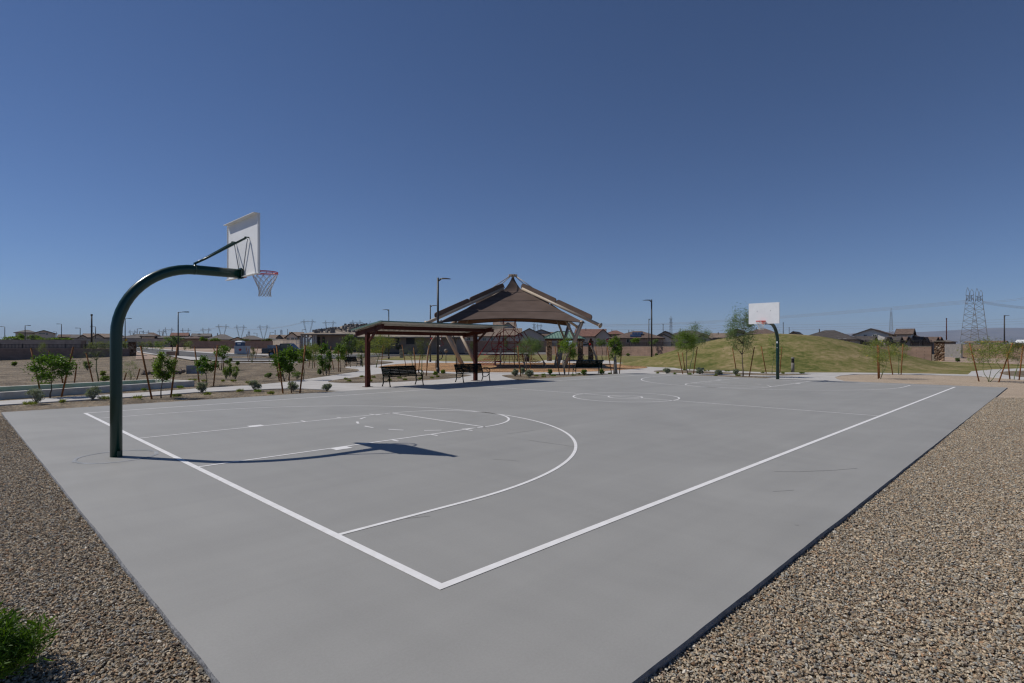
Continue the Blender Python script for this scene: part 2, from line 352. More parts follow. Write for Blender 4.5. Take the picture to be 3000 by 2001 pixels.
def sheet(name, pts, m, dz, drape=False, it=0, kind='structure'):
    if it: pts = smooth_poly(pts, it)
    mb = MB()
    if not drape: mb.poly(pts, dz - .055, dz)
    else:
        ys = [p[1] for p in pts]; y = math.floor(min(ys) / 4) * 4
        while y < max(ys):
            q = clip(pts, y, y + 4)
            if len(q) >= 3:
                n0 = len(mb.v); mb.poly(q, 0)
                for i in range(n0, len(mb.v)): x_, y_, _ = mb.v[i]; mb.v[i] = (x_, y_, terrain(x_, y_) + dz)
            y += 4
    o = mb.build(name, m, None, not drape); return prop(o, kind=kind)
pp = lambda L, z=0: [P(x, y, z) for x, y in L]
pt = lambda L: [PT(x, y) for x, y in L]
CONC = pp([(-400, 1199), (0, 1172.7), (447, 1146.3), (570, 1137), (740, 1126.8), (850, 1116.5), (890, 1110.7), (947, 1102.7), (1006, 1093.5), (1044, 1088.3), (1054, 1084.5), (1048, 1079.7), (1012, 1076), (1014, 1073.5), (1040, 1072), (1079, 1070), (1125, 1066), (1156, 1062), (1150, 1059), (1100, 1056), (1130, 1054.8), (1250, 1055.6), (1300, 1058.3), (1500, 1059.2), (1700, 1059.5), (1790, 1061), (1850, 1063.5), (1910, 1066.8), (1956, 1073), (1989, 1079.4), (2050, 1082.3), (2116, 1084.7), (2250, 1090), (2350, 1090.3), (2500, 1090.5), (2550, 1091), (2700, 1093), (2835, 1096), (2841, 1092), (2846, 1087), (2906, 1081.7), (3000, 1078), (3250, 1074), (3250, 1122), (3000, 1111.6), (2876, 1101), (2700, 1096.7), (2596, 1095.5), (2500, 1095.6), (2463, 1099), (2446, 1104), (2452, 1109), (2480, 1117), (2400, 1122), (1900, 1107), (1560, 1127), (1100, 1160), (1018, 1146), (951, 1139.6), (889, 1136.9), (850, 1136.4), (800, 1137.5), (740, 1140), (570, 1147.5), (447, 1156.7), (0, 1184), (-400, 1212)])
sheet('concrete_path', CONC, M['conc'], -.02)
ISL = {
 'gravel_island': [(952, 1117.6), (990, 1110.5), (1029, 1106), (1096, 1095.8), (1158, 1091), (1219, 1090), (1311, 1093), (1376, 1096.8), (1384, 1098.5), (1345, 1105), (1288, 1110.7), (1150, 1118.8), (1050, 1121.5), (990, 1120.5)],
 'gravel_bed': [(1082, 1068.5), (1120, 1065), (1150, 1061.2), (1140, 1058.5), (1100, 1057), (1060, 1057), (1060, 1066)],
 'gravel_strip': [(1466.6, 1099.3), (1480, 1097.2), (1538, 1095.7), (1650, 1095.7), (1721, 1095.7), (1850, 1093.6), (1900, 1094.2), (1960, 1096.3), (2116, 1098.5), (2250, 1102.8), (2278, 1104.6), (2150, 1112), (1900, 1108), (1700, 1118), (1560, 1122), (1490, 1106)],
 'planting_strip': [(1905, 1086.5), (1950, 1083.3), (1989, 1083), (2116, 1090), (2250, 1093.7), (2276, 1094.3), (2388, 1095), (2340, 1098), (2274, 1099.8), (2150, 1096), (2116, 1094), (1947, 1091.5)],
 'path_island': [(2922, 1089.8), (2960, 1086.5), (3000, 1085), (3200, 1081), (3200, 1112), (3000, 1104.7), (2945, 1098)],
}
for k, v in ISL.items(): sheet(k, pp(v), M['gravel'], -.012, it=1)
sheet('mulch_bed', pp([(1103, 1075), (1140, 1068), (1190, 1064), (1250, 1062.7), (1500, 1062.2), (1700, 1062.6), (1767, 1064.7), (1850, 1068), (1890, 1073), (1899, 1076), (1890, 1078.3), (1850, 1080.8), (1790, 1085), (1721, 1088.5), (1600, 1090), (1380, 1090), (1288, 1087.8), (1250, 1085.5), (1180, 1082), (1120, 1078)]), M['mulch'], -.012, it=2)
sheet('granite_ground', pp([(2446, 1104), (2466, 1099), (2520, 1095.9), (2600, 1096), (2700, 1097.2), (2848, 1101), (3000, 1112), (3500, 1128), (3500, 1181), (2922, 1164), (2900, 1145), (2600, 1130), (2466, 1119)]), M['dg'], -.028)
sheet('concrete_header', pp([(2915, 1162.2), (3500, 1177.5), (3500, 1180.5), (2915, 1164.2)]), M['conc'], -.024)
sheet('lawn', pp([(1108, 1053.8), (1125, 1050), (1165, 1044), (1250, 1040.5), (1600, 1040), (1900, 1043), (2040, 1046), (2596, 1055), (2745, 1056.5), (2800, 1060), (2900, 1062), (3000, 1066), (3250, 1068), (3250, 1080), (3000, 1084), (2850, 1097), (2700, 1094), (2500, 1092), (2250, 1091.5), (1989, 1082), (1850, 1066), (1700, 1060.8), (1250, 1057.5), (1180, 1056.6)]), M['grass'], -.026)
sheet('pavilion_pad', pp([(1560, 1061), (1600, 1054.6), (1745, 1054), (1800, 1057), (1800, 1062.2)]), M['conc'], -.022)
sheet('far_dirt', pt([(402, 1013.5), (560, 1013), (800, 1012.2), (900, 1013), (900, 1043), (802, 1047.5), (721, 1039.6), (618, 1036.5), (492, 1026.8), (402, 1018)]), M['dirt'], .01, True)
sheet('near_dirt', pt([(398, 1030), (440, 1038), (470, 1047), (440, 1053), (398, 1052)]), M['dirt'], .0, True)
sheet('right_dirt', pp([(2752, 1043), (2850, 1042), (3000, 1041), (3300, 1040), (3300, 1071), (3000, 1067), (2900, 1063), (2800, 1061), (2752, 1058)]), M['dirt'], -.02)
sheet('road', pt([(330, 1016.7), (402, 1019.3), (492, 1027), (618, 1036.3), (682, 1038.4), (730, 1039.2), (802, 1044), (900, 1042), (1000, 1040), (1150, 1038), (1300, 1037.3), (1560, 1037.2), (1560, 1039.3), (1300, 1039.8), (1150, 1042), (1000, 1050), (900, 1055.5), (802, 1057.3), (620, 1056.8), (606, 1050.5), (520, 1044), (457, 1038.4), (402, 1029.5), (330, 1021)]), M['asphalt'], .03, True)
sheet('sidewalk_far', pt([(402, 1017.6), (492, 1024.6), (618, 1033.2), (700, 1036), (790, 1040), (790, 1042.6), (700, 1038.6), (618, 1036.4), (492, 1027), (402, 1019.3)]), M['conc'], .06, True)
sheet('sidewalk_near', pt([(402, 1029.5), (457, 1038.6), (520, 1043.6), (606, 1050.3), (618, 1056), (560, 1056), (530, 1050.5), (500, 1044), (440, 1039.2), (402, 1032.5)]), M['conc'], .06, True)
sheet('kerb', pt([(620, 1056.3), (802, 1056.9), (900, 1055.2), (900, 1056.9), (802, 1058.7), (620, 1058.1)]), M['conc'], .07, True)
sheet('footway', pt([(640, 1060.4), (802, 1061.2), (870, 1060.6), (870, 1062), (802, 1062.7), (640, 1062)]), M['conc'], .0, True)
sheet('sidewalk_beyond', pt([(900, 1041), (1000, 1038.6), (1150, 1035.8), (1300, 1034.7), (1600, 1034), (1600, 1036), (1300, 1036.5), (1150, 1037.6), (1000, 1040), (900, 1042.4)]), M['conc'], .06, True)
# grassy mound
def mound():
    c = (25.6, 54.5); rad = 14.6; mb = MB(); nr, na = 36, 96; vs = [(c[0], c[1], 2.98)]
    rnd = random.Random(3); ph = [rnd.uniform(0, 6.28) for _ in range(6)]
    for i in range(1, nr + 1):
        for k in range(na):
            t = 2 * math.pi * k / na; r = rad * i / nr * (1 + .03 * math.sin(2 * t + ph[0]) + .02 * math.sin(5 * t + ph[1]))
            s = i / nr; z = 3.0 * max(0, 1 - s * s) ** 1.5 + .05 * math.sin(r * .8 + 3 * t) * (1 - s)
            vs.append((c[0] + r * math.cos(t), c[1] + r * math.sin(t) * 1.0, z - .024))
    fs = [(0, 1 + k, 1 + (k + 1) % na) for k in range(na)]
    for i in range(nr - 1):
        for k in range(na): a = 1 + i * na; fs.append((a + k, a + na + k, a + na + (k + 1) % na, a + (k + 1) % na))
    mb.add(vs, fs, 0, True); prop(mb.build('grass_mound', M['grass'], None, False), kind='structure')
mound()

# ------------------------------------------------------------------ the court
A0, A1, B0, B1 = -1.5, 29.35, -1.6, 17.0
def court():
    rnd = random.Random(5)
    def edge(p, q, n, amp=.0035):
        out = []; d = Vector((q[0] - p[0], q[1] - p[1])); nn = Vector((-d.y, d.x)).normalized(); off = 0
        for i in range(n):
            off = off * .8 + rnd.uniform(-amp, amp) * .6; v = Vector(p) + d * (i / n) + nn * off; out.append((v.x, v.y))
        return out
    pts = edge((A0, B0), (A1, B0), 260) + edge((A1, B0), (A1, B1), 30) + edge((A1, B1), (A0, B1), 60) + edge((A0, B1), (A0, B0), 160)
    mb = MB(); mb.poly(pts, 0); n = len(pts)
    inner = pts; low = [(x * 1.0 + rnd.uniform(-.003, .003), y + rnd.uniform(-.003, .003)) for x, y in pts]
    mb.add([(p[0], p[1], 0) for p in pts] + [(p[0] + (-.006 if p[0] < 5 else .006) * (abs(p[0] - A0) < .2 or abs(p[0] - A1) < .2), p[1] - .006 * (abs(p[1] - B0) < .2), -.018) for p in low] + [(p[0], p[1], -.16) for p in low],
           [(i, (i + 1) % n, n + (i + 1) % n, n + i) for i in range(n)] + [(n + i, n + (i + 1) % n, 2 * n + (i + 1) % n, 2 * n + i) for i in range(n)], 1)
    o = mb.build('court_slab', [M['court'], M['slab_edge']]); o.location = (CO[0], CO[1], 0); o.rotation_euler = (0, 0, CROT); prop(o, kind='structure')
    mb = MB(); z = .004; lw = .055
    def rect(a0, a1, b0, b1): mb.add([(a0, b0, z), (a1, b0, z), (a1, b1, z), (a0, b1, z)], [(0, 1, 2, 3)])
    def arc(c, r, t0, t1, n=72):
        vs = []; 
        for i in range(n + 1):
            t = t0 + (t1 - t0) * i / n
            vs += [(c[0] + (r - lw) * math.cos(t), c[1] + (r - lw) * math.sin(t), z), (c[0] + r * math.cos(t), c[1] + r * math.sin(t), z)]
        mb.add(vs, [(2 * i, 2 * i + 1, 2 * i + 3, 2 * i + 2) for i in range(n)])
    bw = .078; rect(0, CL, 0, bw); rect(0, CL, CW - bw, CW); rect(0, bw, bw, CW - bw); rect(CL - bw, CL, bw, CW - bw)
    mid = CW / 2; pi = math.pi; ft = .3048
    rect(CL / 2 - lw / 2, CL / 2 + lw / 2, bw, CW - bw)
    for e in (0, 1):
        sg = 1 if e == 0 else -1; A = (lambda a: a) if e == 0 else (lambda a: CL - a)
        def rc(a0, a1, b0, b1):
            x0, x1 = sorted((A(a0), A(a1))); rect(x0, x1, b0, b1)
        fl = 5.77
        for s in (-1, 1):
            bo = mid + s * 1.83; bi = bo - s * lw; rc(bw, fl, min(bo, bi), max(bo, bi))
            for a0, a1, ln in ((7 * ft, 8 * ft, .20), (11 * ft, 11 * ft + .05, .20), (14 * ft, 14 * ft + .05, .20), (17 * ft, 17 * ft + .05, .20)):
                b2 = bo + s * ln; rc(a0, a1, min(bo, b2), max(bo, b2))
            b3 = mid + s * 6.0; b4 = b3 - s * lw; rc(bw, 1.6, min(b3, b4), max(b3, b4))
        rc(fl - lw, fl, mid - 1.83, mid + 1.83)
        c = (A(fl), mid); t0 = -pi / 2 if e == 0 else pi / 2; arc(c, 1.83, t0, t0 + pi, 48)
        for k in range(7):
            t = t0 + pi + (k + .28) * pi / 7 ; arc(c, 1.83, t, t + pi / 7 * .44, 6)
        r3 = 6.02; arc((A(1.6), mid), 6.0, t0, t0 + pi, 96)
    arc((CL / 2, mid), 1.83, 0, 2 * pi, 96); arc((CL / 2, mid), .61, 0, 2 * pi, 48)
    o = mb.build('court_markings', M['line'], None, True); o.location = (CO[0], CO[1], 0); o.rotation_euler = (0, 0, CROT); prop(o, kind='structure')
    # patched footing ring round the near pole
    mb = MB(); rr = random.Random(2); n = 64; vs = []
    for k in range(n):
        t = 2 * pi * k / n; j = rr.uniform(-.006, .006)
        for r, zz in ((.51 + j, .0028), (.53 + j, .006), (.57 + j * 3, .0028)): vs.append((-.6 + r * math.cos(t), 7.59 + r * math.sin(t), zz))
    mb.add(vs, [(3 * k + a, 3 * ((k + 1) % n) + a, 3 * ((k + 1) % n) + a + 1, 3 * k + a + 1) for k in range(n) for a in (0, 1)])
    o = mb.build('footing_joint', M['curb']); o.location = (CO[0], CO[1], 0); o.rotation_euler = (0, 0, CROT); prop(o, kind='structure')
court()

M['scuff'] = mat('tyre_scuff', (.268, .262, .245), .7)
def scuffs():
    mb = MB(); 
    for pts, w_ in (([(1550, 1290), (1600, 1297), (1650, 1304), (1683, 1309)], .012), ([(1486, 1271), (1520, 1267), (1567, 1260)], .01), ([(2268, 1382), (2340, 1382), (2440, 1378), (2511, 1372)], .011), ([(1445, 1346), (1490, 1348), (1520, 1351)], .009), ([(2265, 1440), (2300, 1438), (2325, 1436)], .008), ([(2328, 1538), (2340, 1539)], .012), ([(1080, 1545), (1180, 1520), (1260, 1512)], .008)):
        W = [P(*p) for p in pts]; n = len(W)
        for a, b in zip(W, W[1:]):
            d = Vector((b[0] - a[0], b[1] - a[1])).normalized(); nn = Vector((-d.y, d.x)) * w_ / 2
            mb.add([(a[0] + nn.x, a[1] + nn.y, .0025), (a[0] - nn.x, a[1] - nn.y, .0025), (b[0] - nn.x, b[1] - nn.y, .0025), (b[0] + nn.x, b[1] + nn.y, .0025)], [(0, 1, 2, 3)])
    prop(mb.build('court_scuffs', M['scuff']), kind='structure')
scuffs()
# ------------------------------------------------------------------ loose gravel beside the slab
def pebbles(name, label, test, dens, box, seed, zb=-.048, sz=(.0058, .0102), far=14):
    rg = np.random.default_rng(seed); x0, x1, y0, y1 = box; n = int((x1 - x0) * (y1 - y0) * dens)
    X = rg.uniform(x0, x1, n); Y = rg.uniform(y0, y1, n)
    a = X * S_ + Y * C_ - 2.506; b = -X * C_ + Y * S_ - 3.204
    k = test(X, Y, a, b) & (rg.random(n) < np.clip((far - Y) / 5, 0, 1)); X, Y = X[k], Y[k]; n = len(X)
    bv = np.array([(1, 0, 0), (0, 1, 0), (-1, 0, 0), (0, -1, 0), (.1, .1, 1), (-.1, 0, -1), (.6, .62, .55), (-.62, -.55, .5)], float); bf = np.array([(0, 6, 4), (6, 1, 4), (0, 1, 6), (1, 2, 4), (2, 7, 4), (7, 3, 4), (2, 3, 7), (3, 0, 4), (1, 0, 5), (2, 1, 5), (3, 2, 5), (0, 3, 5)])
    nv = len(bv); s = rg.uniform(*sz, (n, 1)) * rg.choice([.5, .7, .85, 1, 1, 1.25, 1.5], (n, 1)); sc = np.concatenate([s * rg.uniform(.85, 1.6, (n, 1)), s * rg.uniform(.7, 1.1, (n, 1)), s * rg.uniform(.45, .85, (n, 1))], 1)
    V = bv[None] * (1 + rg.uniform(-.24, .24, (n, nv, 1))) * sc[:, None, :]
    def rot(V, th, i, j): c, s2 = np.cos(th)[:, None], np.sin(th)[:, None]; A = V[..., i] * c - V[..., j] * s2; B = V[..., i] * s2 + V[..., j] * c; V[..., i], V[..., j] = A, B
    rot(V, rg.normal(0, .5, n), 1, 2); rot(V, rg.uniform(0, 6.28, n), 0, 1)
    V[..., 0] += X[:, None]; V[..., 1] += Y[:, None]; V[..., 2] += (zb + .03 * np.clip((Y - 4) / 12, 0, 1) + rg.uniform(-.004, .012, n))[:, None]
    me = bpy.data.meshes.new(name); nf = len(bf)
    me.vertices.add(n * nv); me.vertices.foreach_set('co', V.astype(np.float32).ravel())
    idx = (bf[None] + (np.arange(n) * nv)[:, None, None]).astype(np.int32).ravel()
    me.loops.add(n * nf * 3); me.loops.foreach_set('vertex_index', idx)
    me.polygons.add(n * nf); me.polygons.foreach_set('loop_start', np.arange(0, n * nf * 3, 3, dtype=np.int32)); me.polygons.foreach_set('loop_total', np.full(n * nf, 3, np.int32))
    me.polygons.foreach_set('use_smooth', np.zeros(n * nf, bool))
    at = me.attributes.new('v', 'FLOAT', 'FACE'); at.data.foreach_set('value', np.repeat(rg.random(n), nf).astype(np.float32))
    me.update(calc_edges=True)
    m = bpy.data.materials.get('loose_stone')
    if not m:
        m = bpy.data.materials.new('loose_stone'); m.use_nodes = True; N = m.node_tree.nodes; b_ = N['Principled BSDF']; b_.inputs['Roughness'].default_value = .8; b_.inputs['Specular IOR Level'].default_value = .25
        t = N.new('ShaderNodeAttribute'); t.attribute_name = 'v'; r = ramp(N, [(p, tuple(min(1, x * 1.32) for x in c)) for p, c in PEB]); m.node_tree.links.new(t.outputs['Fac'], r.inputs[0])
        tc = N.new('ShaderNodeTexCoord'); nz = N.new('ShaderNodeTexNoise'); nz.inputs['Scale'].default_value = 120; m.node_tree.links.new(tc.outputs['Object'], nz.inputs['Vector'])
        r2 = ramp(N, [(.3, (.75, .75, .75)), (.7, (1.2, 1.2, 1.2))]); m.node_tree.links.new(nz.outputs['Fac'], r2.inputs[0])
        mu = N.new('ShaderNodeMixRGB'); mu.blend_type = 'MULTIPLY'; mu.inputs[0].default_value = 1
        m.node_tree.links.new(r.outputs[0], mu.inputs[1]); m.node_tree.links.new(r2.outputs[0], mu.inputs[2]); m.node_tree.links.new(mu.outputs[0], b_.inputs['Base Color'])
    me.materials.append(m); o = bpy.data.objects.new(name, me); COL.objects.link(o); prop(o, label, 'gravel', kind='stuff')
NEARP = lambda X, Y, a, b: (a < A0 - .004) & (X > -.98 * Y) & (Y > 2.4) & (b < 18.2)
pebbles('loose_gravel', 'loose brown and grey gravel beside the baseline edge of the court', NEARP, 6800, (-15, -.9, 2.4, 15.5), 1)
pebbles('loose_gravel', 'loose brown and grey gravel beyond the sideline edge of the court', lambda X, Y, a, b: (b < B0 - .004) & (X < .98 * Y) & (Y > 2.4), 6800, (.2, 19, 2.4, 19.25), 2, far=99)
# ------------------------------------------------------------------ basketball hoops
def hoop(label, flip, dz, sticker):
    t = thing('basketball_hoop', label, 'basketball hoop', (*cw(-.61 if not flip else CL + .61, 7.59), 0), CROT + (math.pi if flip else 0), 'two basketball hoops facing each other')
    p = MB(); arc = [(0, 0, -.05), (0, 0, 1.0), (0, 0, 1.95)]
    ZT = 2.98 + dz; r = ZT - 1.95; ra = 1.15
    for k in range(1, 15): th = k / 14 * math.pi / 2; arc.append((ra * (1 - math.cos(th)), 0, 1.95 + r * math.sin(th)))
    arc += [(1.5, 0, ZT), (1.89, 0, ZT)]
    p.tube(arc, .084, 28); p.build('pole', M['green_paint'], t)
    cl = MB(); cl.tube([(1.12, 0, ZT), (1.15, 0, ZT)], .088, 24); cl.box((1.14, 0, ZT + .10), (.035, .05, .05)); cl.build('clamp', M['green_paint'], t)
    zb = 2.92 + dz; bx = 1.935
    b = MB(); b.bx(bx, bx + .03, -.76, .76, zb, zb + 1.067)
    bb = b.build('backboard', M['white_board'], t)
    fl = MB(); fl.bx(bx - .085, bx - .003, -.76, .76, zb + 1.061, zb + 1.069); fl.bx(bx - .05, bx - .003, -.76, .76, zb - .002, zb + .006)
    fl.bx(bx - .016, bx - .003, -.762, -.752, zb + .01, zb + 1.055); fl.bx(bx - .016, bx - .003, .752, .762, zb + .01, zb + 1.055)
    fl.build('flange', M['white_board'], bb)
    if True:
        for s in (-.33, .33): bo = MB(); bo.tube([(bx + .028, s, zb + .66), (bx + .04, s, zb + .66)], .018, 8); bo.build('bolt', M['steel'], bb)
    pl = MB(); pl.bx(1.88, 1.90, -.085, .085, ZT - .10, ZT + .10); pl.bx(1.90, bx, -.07, .07, ZT - .09, ZT + .09); pl.build('mounting_plate', M['green_paint'], t)
    for s in (-1, 1):
        q = MB(); q.tube([(1.14, s * .02, ZT + .11), (1.3, s * .08, ZT + .21), (bx - .05, s * .33, zb + .68)], .019, 10); q.tube([(bx - .08, s * .33, zb + .69), (bx, s * .33, zb + .69)], .012, 6); q.build('brace', M['green_paint'], t)
        q = MB(); q.tube([(bx - .03, s * .33, zb + .66), (bx - .02, s * .10, ZT + .05)], .009, 6); q.build('tie_rod', M['steel'], t)
    # rim with hooks and plate
    rz = 3.05 + dz; rc = bx + .03 + .15 + .229
    q = MB(); ring = [(rc + .229 * math.cos(2 * math.pi * k / 40), .229 * math.sin(2 * math.pi * k / 40), rz) for k in range(40)]
    q.tube(ring, .0095, 8, closed=True); q.tube([(x, y, z - .022) for x, y, z in ring], .006, 6, closed=True)
    q.bx(bx + .031, rc - .215, -.09, .09, rz - .012, rz + .004); q.bx(bx + .031, bx + .045, -.09, .09, rz - .14, rz + .01)
    for s in (-1, 1): q.tube([(bx + .04, s * .07, rz - .12), (rc - .14, s * .17, rz - .01)], .009, 6)
    for k in range(12):
        th = 2 * math.pi * (k + .5) / 12; q.tube([(rc + .229 * math.cos(th), .229 * math.sin(th), rz - .005), (rc + .236 * math.cos(th), .236 * math.sin(th), rz - .035)], .004, 4)
    rim = q.build('rim', M['rim_red'], t)
    n = MB(); prof = [(.229, -.03), (.205, -.10), (.175, -.17), (.145, -.24), (.118, -.30), (.105, -.36), (.105, -.42), (.115, -.46)]
    rn = random.Random(9); K = 12
    def pnt(i, k):
        rr, zz = prof[i]; th = 2 * math.pi * (k + .5 * (i % 2) + .5) / K; return (rc + rr * math.cos(th), rr * math.sin(th), rz + zz)
    for k in range(K):
        for i in range(len(prof) - 1):
            for s in ((0, 1) if i % 2 == 0 else (0, 1)):
                a = pnt(i, k); b2 = pnt(i + 1, k if (s == 0) == (i % 2 == 0) else (k - 1 if i % 2 == 0 else k + 1)) if True else None
                if i % 2 == 0: b2 = pnt(i + 1, k - s)
                else: b2 = pnt(i + 1, k + s)
                n.tube([a, b2], .0042, 4, cap=False)
    n.build('net', M['net'], t)
    if sticker:
        s = MB(); s.bx(.083, .088, -.04, .04, 1.93, 2.03); s.build('sticker', M['white_plastic'], t)
        s = MB(); s.bx(.083, .088, -.03, .03, 1.68, 1.70); s.build('sticker', M['white_plastic'], t)
    else:
        s = MB(); s.box((.03, -.088, .05), (.07, .03, .10)); s.build('hand_hole_cover', M['green_paint'], t)
    return t
hoop('near green gooseneck basketball hoop seen from behind its white backboard', False, .13, False)
hoop('far green gooseneck basketball hoop with small white sticker before the grass mound', True, 0, True)

# ------------------------------------------------------------------ ramada (small shade roof over the benches)
def ramada():
    t = thing('shade_ramada', 'dark red steel shade shelter with corrugated roof over two benches', 'shade shelter', (CO[0], CO[1], 0), CROT)
    a0, a1, bf, bb, zf, zb = 10.25, 17.85, 17.05, 19.55, 2.80, 2.46
    zat = lambda b: zf + (zb - zf) * (b - bf) / (bb - bf)
    for a in (10.46, 16.8):
        q = MB(); q.bx(a - .088, a + .088, 18.412, 18.588, -.03, zat(18.5) - .22); bevel(q.build('post', M['ramada'], t), .012)
        q = MB(); q.beam((a, bf + .22, zat(bf + .22) - .15), (a, bb - .1, zat(bb - .1) - .15), .12, .20)
        q.beam((a, 18.4, 1.98), (a, 17.75, zat(17.75) - .24), .08, .08); q.build('roof_arm', M['ramada'], t)
        q = MB(); q.bx(a - .17, a + .17, 18.32, 18.68, -.021, -.004); q.build('base_plate', M['ramada'], t)
    for b in (17.78, 19.2):
        q = MB(); q.beam((a0 + .15, b, zat(b) - .115), (a1 - .45, b, zat(b) - .115), .08, .17); q.build('purlin', M['ramada'], t)
    def corr(z, m, name, flipz):
        q = MB(); n = int((a1 - a0) / .0375); vs = []
        for i in range(n + 1):
            a = a0 + (a1 - a0) * i / n; k = i % 8; hh = .038 if k in (2, 3, 4, 5) else 0
            for b, zz in ((bf, zf), (bb, zb)): vs.append((a, b, zz + hh + z))
        q.add(vs, [(2 * i, 2 * i + 2, 2 * i + 3, 2 * i + 1) for i in range(n)]); return q.build(name, m, t, False)
    corr(0, M['roof_under'], 'roof_soffit', 1); corr(.006, M['roof_green'], 'roof', 0)
    q = MB(); q.beam((a0, bf - .01, zf + .02), (a1, bf - .01, zf + .02), .015, .05); q.beam((a0 - .01, bf, zf + .03), (a0 - .01, bb, zb + .03), .015, .06); q.beam((a1 + .01, bf, zf + .03), (a1 + .01, bb, zb + .03), .015, .06)
    q.build('roof_trim', M['roof_green'], t)
ramada()

# ------------------------------------------------------------------ benches
def make_bench(label):
    t = thing('park_bench', label, 'bench', group='green metal park benches')
    L = 1.83; q = MB()
    for i in range(6): y = -.22 + i * .085; z = .445 - .012 * math.sin((i) / 5 * math.pi); q.box((0, y, z), (L - .1, .072, .014))
    q.box((0, 0, .425), (.05, .46, .02)); q.build('seat', M['bench'], t)
    q = MB()
    for i in range(6): s = i / 5; q.box((0, .25 + .14 * s, .50 + .33 * s), (L - .08, .014, .063), Matrix.Rotation(-.35, 3, 'X'))
    q.tube([(-L / 2, .405, .865), (L / 2, .405, .865)], .022, 8)
    for x in (-.45, 0, .45): q.beam((x, .235, .45), (x, .405, .85), .035 if x == 0 else .016, .02)
    q.build('backrest', M['bench'], t)
    for s in (-1, 1):
        x = s * (L / 2 - .03); q = MB()
        q.tube([(x, .22, .44), (x, .26, .35), (x, .23, .20), (x, .30, .05), (x, .33, 0)], [.028, .03, .026, .024, .03], 8)
        q.tube([(x, -.25, .43), (x, -.24, .30), (x, -.27, .15), (x, -.31, 0)], [.026, .026, .022, .028], 8)
        q.tube([(x, -.25, .40), (x, -.10, .26), (x, .05, .22), (x, .24, .24)], .018, 8)
        q.tube([(x, -.27, .44), (x, .24, .44)], .024, 8); q.tube([(x, .23, .42), (x, .33, .66), (x, .41, .87)], .024, 8)
        q.build('leg_frame', M['bench'], t)
        q = MB(); q.tube([(x, .31, .62), (x, .16, .68), (x, -.08, .69), (x, -.24, .66), (x, -.30, .58), (x, -.28, .49), (x, -.20, .45)], .021, 8)
        q.tube([(x, -.2, .45), (x, -.12, .52), (x, -.02, .58), (x, .12, .66)], .014, 6); q.build('armrest', M['bench'], t)
    return t
b0 = make_bench('green slatted bench under the shade shelter beside its nearer post')
def put(o, a, b, rz): X, Y = cw(a, b); o.location = (X, Y, -.02); o.rotation_euler = (0, 0, CROT + rz)
put(b0, 11.95, 17.95, 0)
b1 = copy_tree(b0); b1['label'] = 'green slatted bench under the shade shelter beside its farther post'; put(b1, 16.15, 17.95, 0)
b2 = copy_tree(b0); b2['label'] = 'green bench seen from behind on the path facing the playground mulch'; X, Y = P(1722, 1095); b2.location = (X, Y + .2, -.02); b2.rotation_euler = (0, 0, R(180 + 14))
b3 = copy_tree(b0); b3['label'] = 'bench with sunlit slats on the winding path beside the bollard'; X, Y = P(1036, 1074); b3.location = (X, Y, -.02); b3.rotation_euler = (0, 0, R(72))

# ------------------------------------------------------------------ lamp posts, bollards, poles
def lamp(label, X, Y, z0, z1, side=1, arm=.55, style='park', rad=.085):
    t = thing('lamp_post', label, 'lamp post', (X, Y, z0), 0, 'dark bronze lamp posts'); h = z1 - z0
    q = MB()
    if rad > .06: q.tube([(0, 0, -.05), (0, 0, .35)], rad * 1.35, 12)
    q.tube([(0, 0, .1), (0, 0, h * .5), (0, 0, h)], [rad * 1.05, rad * .9, rad * .75], 12); q.build('pole', M['bronze'], t)
    q = MB()
    if style == 'park':
        q.tube([(0, 0, h - .22), (side * .12, 0, h - .16), (side * .2, 0, h - .1)], [.06, .05, .04], 8); q.build('arm', M['bronze'], t)
        q = MB(); vs = []
        for x, wd, a, b in ((.12, .07, h - .12, h - .04), (.3, .16, h - .09, h - .02), (.6, .19, h - .085, h - .03), (.85, .12, h - .10, h - .07)):
            vs += [(side * x, -wd, a), (side * x, wd, a), (side * x, wd * .7, b), (side * x, -wd * .7, b)]
        q.add(vs, [(4 * i + k, 4 * i + (k + 1) % 4, 4 * i + 4 + (k + 1) % 4, 4 * i + 4 + k) for i in range(3) for k in range(4)] + [(3, 2, 1, 0), (12, 13, 14, 15)]); q.build('lamp_head', M['bronze'], t)
    elif style == 'street':
        q.tube([(0, 0, h - .05), (side * arm, 0, h + .02)], .045, 8); q.build('arm', M['bronze'], t)
        q = MB(); q.box((side * (arm + .2), 0, h + .0), (.5, .28, .12)); q.build('lamp_head', M['bronze'], t)
    return t
lamp('tall lamp post standing before the mulch behind the two sheltered benches', XA(1283, 37.3), 37.3, -.02, ZA(813.5, 37.3), 1)
lamp('lamp post beyond the mulch, just past the taller one by the benches', XA(1260.7, 63), 63, -.03, ZA(893.5, 63), 1)
lamp('lamp post rising above the shade shelter roof with head pointing away from canopy', XA(1139, 78), 78, 0, ZA(906, 78), -1)
lamp('lamp post at the foot of the mound where the paths meet', XA(1909, 55.5), 55.5, -.03, ZA(877.5, 55.5), -1)
lamp('lamp post standing behind the wall, half hidden by the lamp post at the mound foot', XA(1901, 118), 118, 0, ZA(934, 118), 1, rad=.1)
lamp('lamp post with tiny head behind the yellow-flowered trees by the far dirt', XA(2942.6, 100), 100, -.05, ZA(923.5, 100), 1, rad=.12)
X, Y = PT(522, 1042); lamp('street lamp at the bend of the road beside a concrete ramp', X, Y, terrain(X, Y), ZA(914, Y), 1, 1.0, 'street')
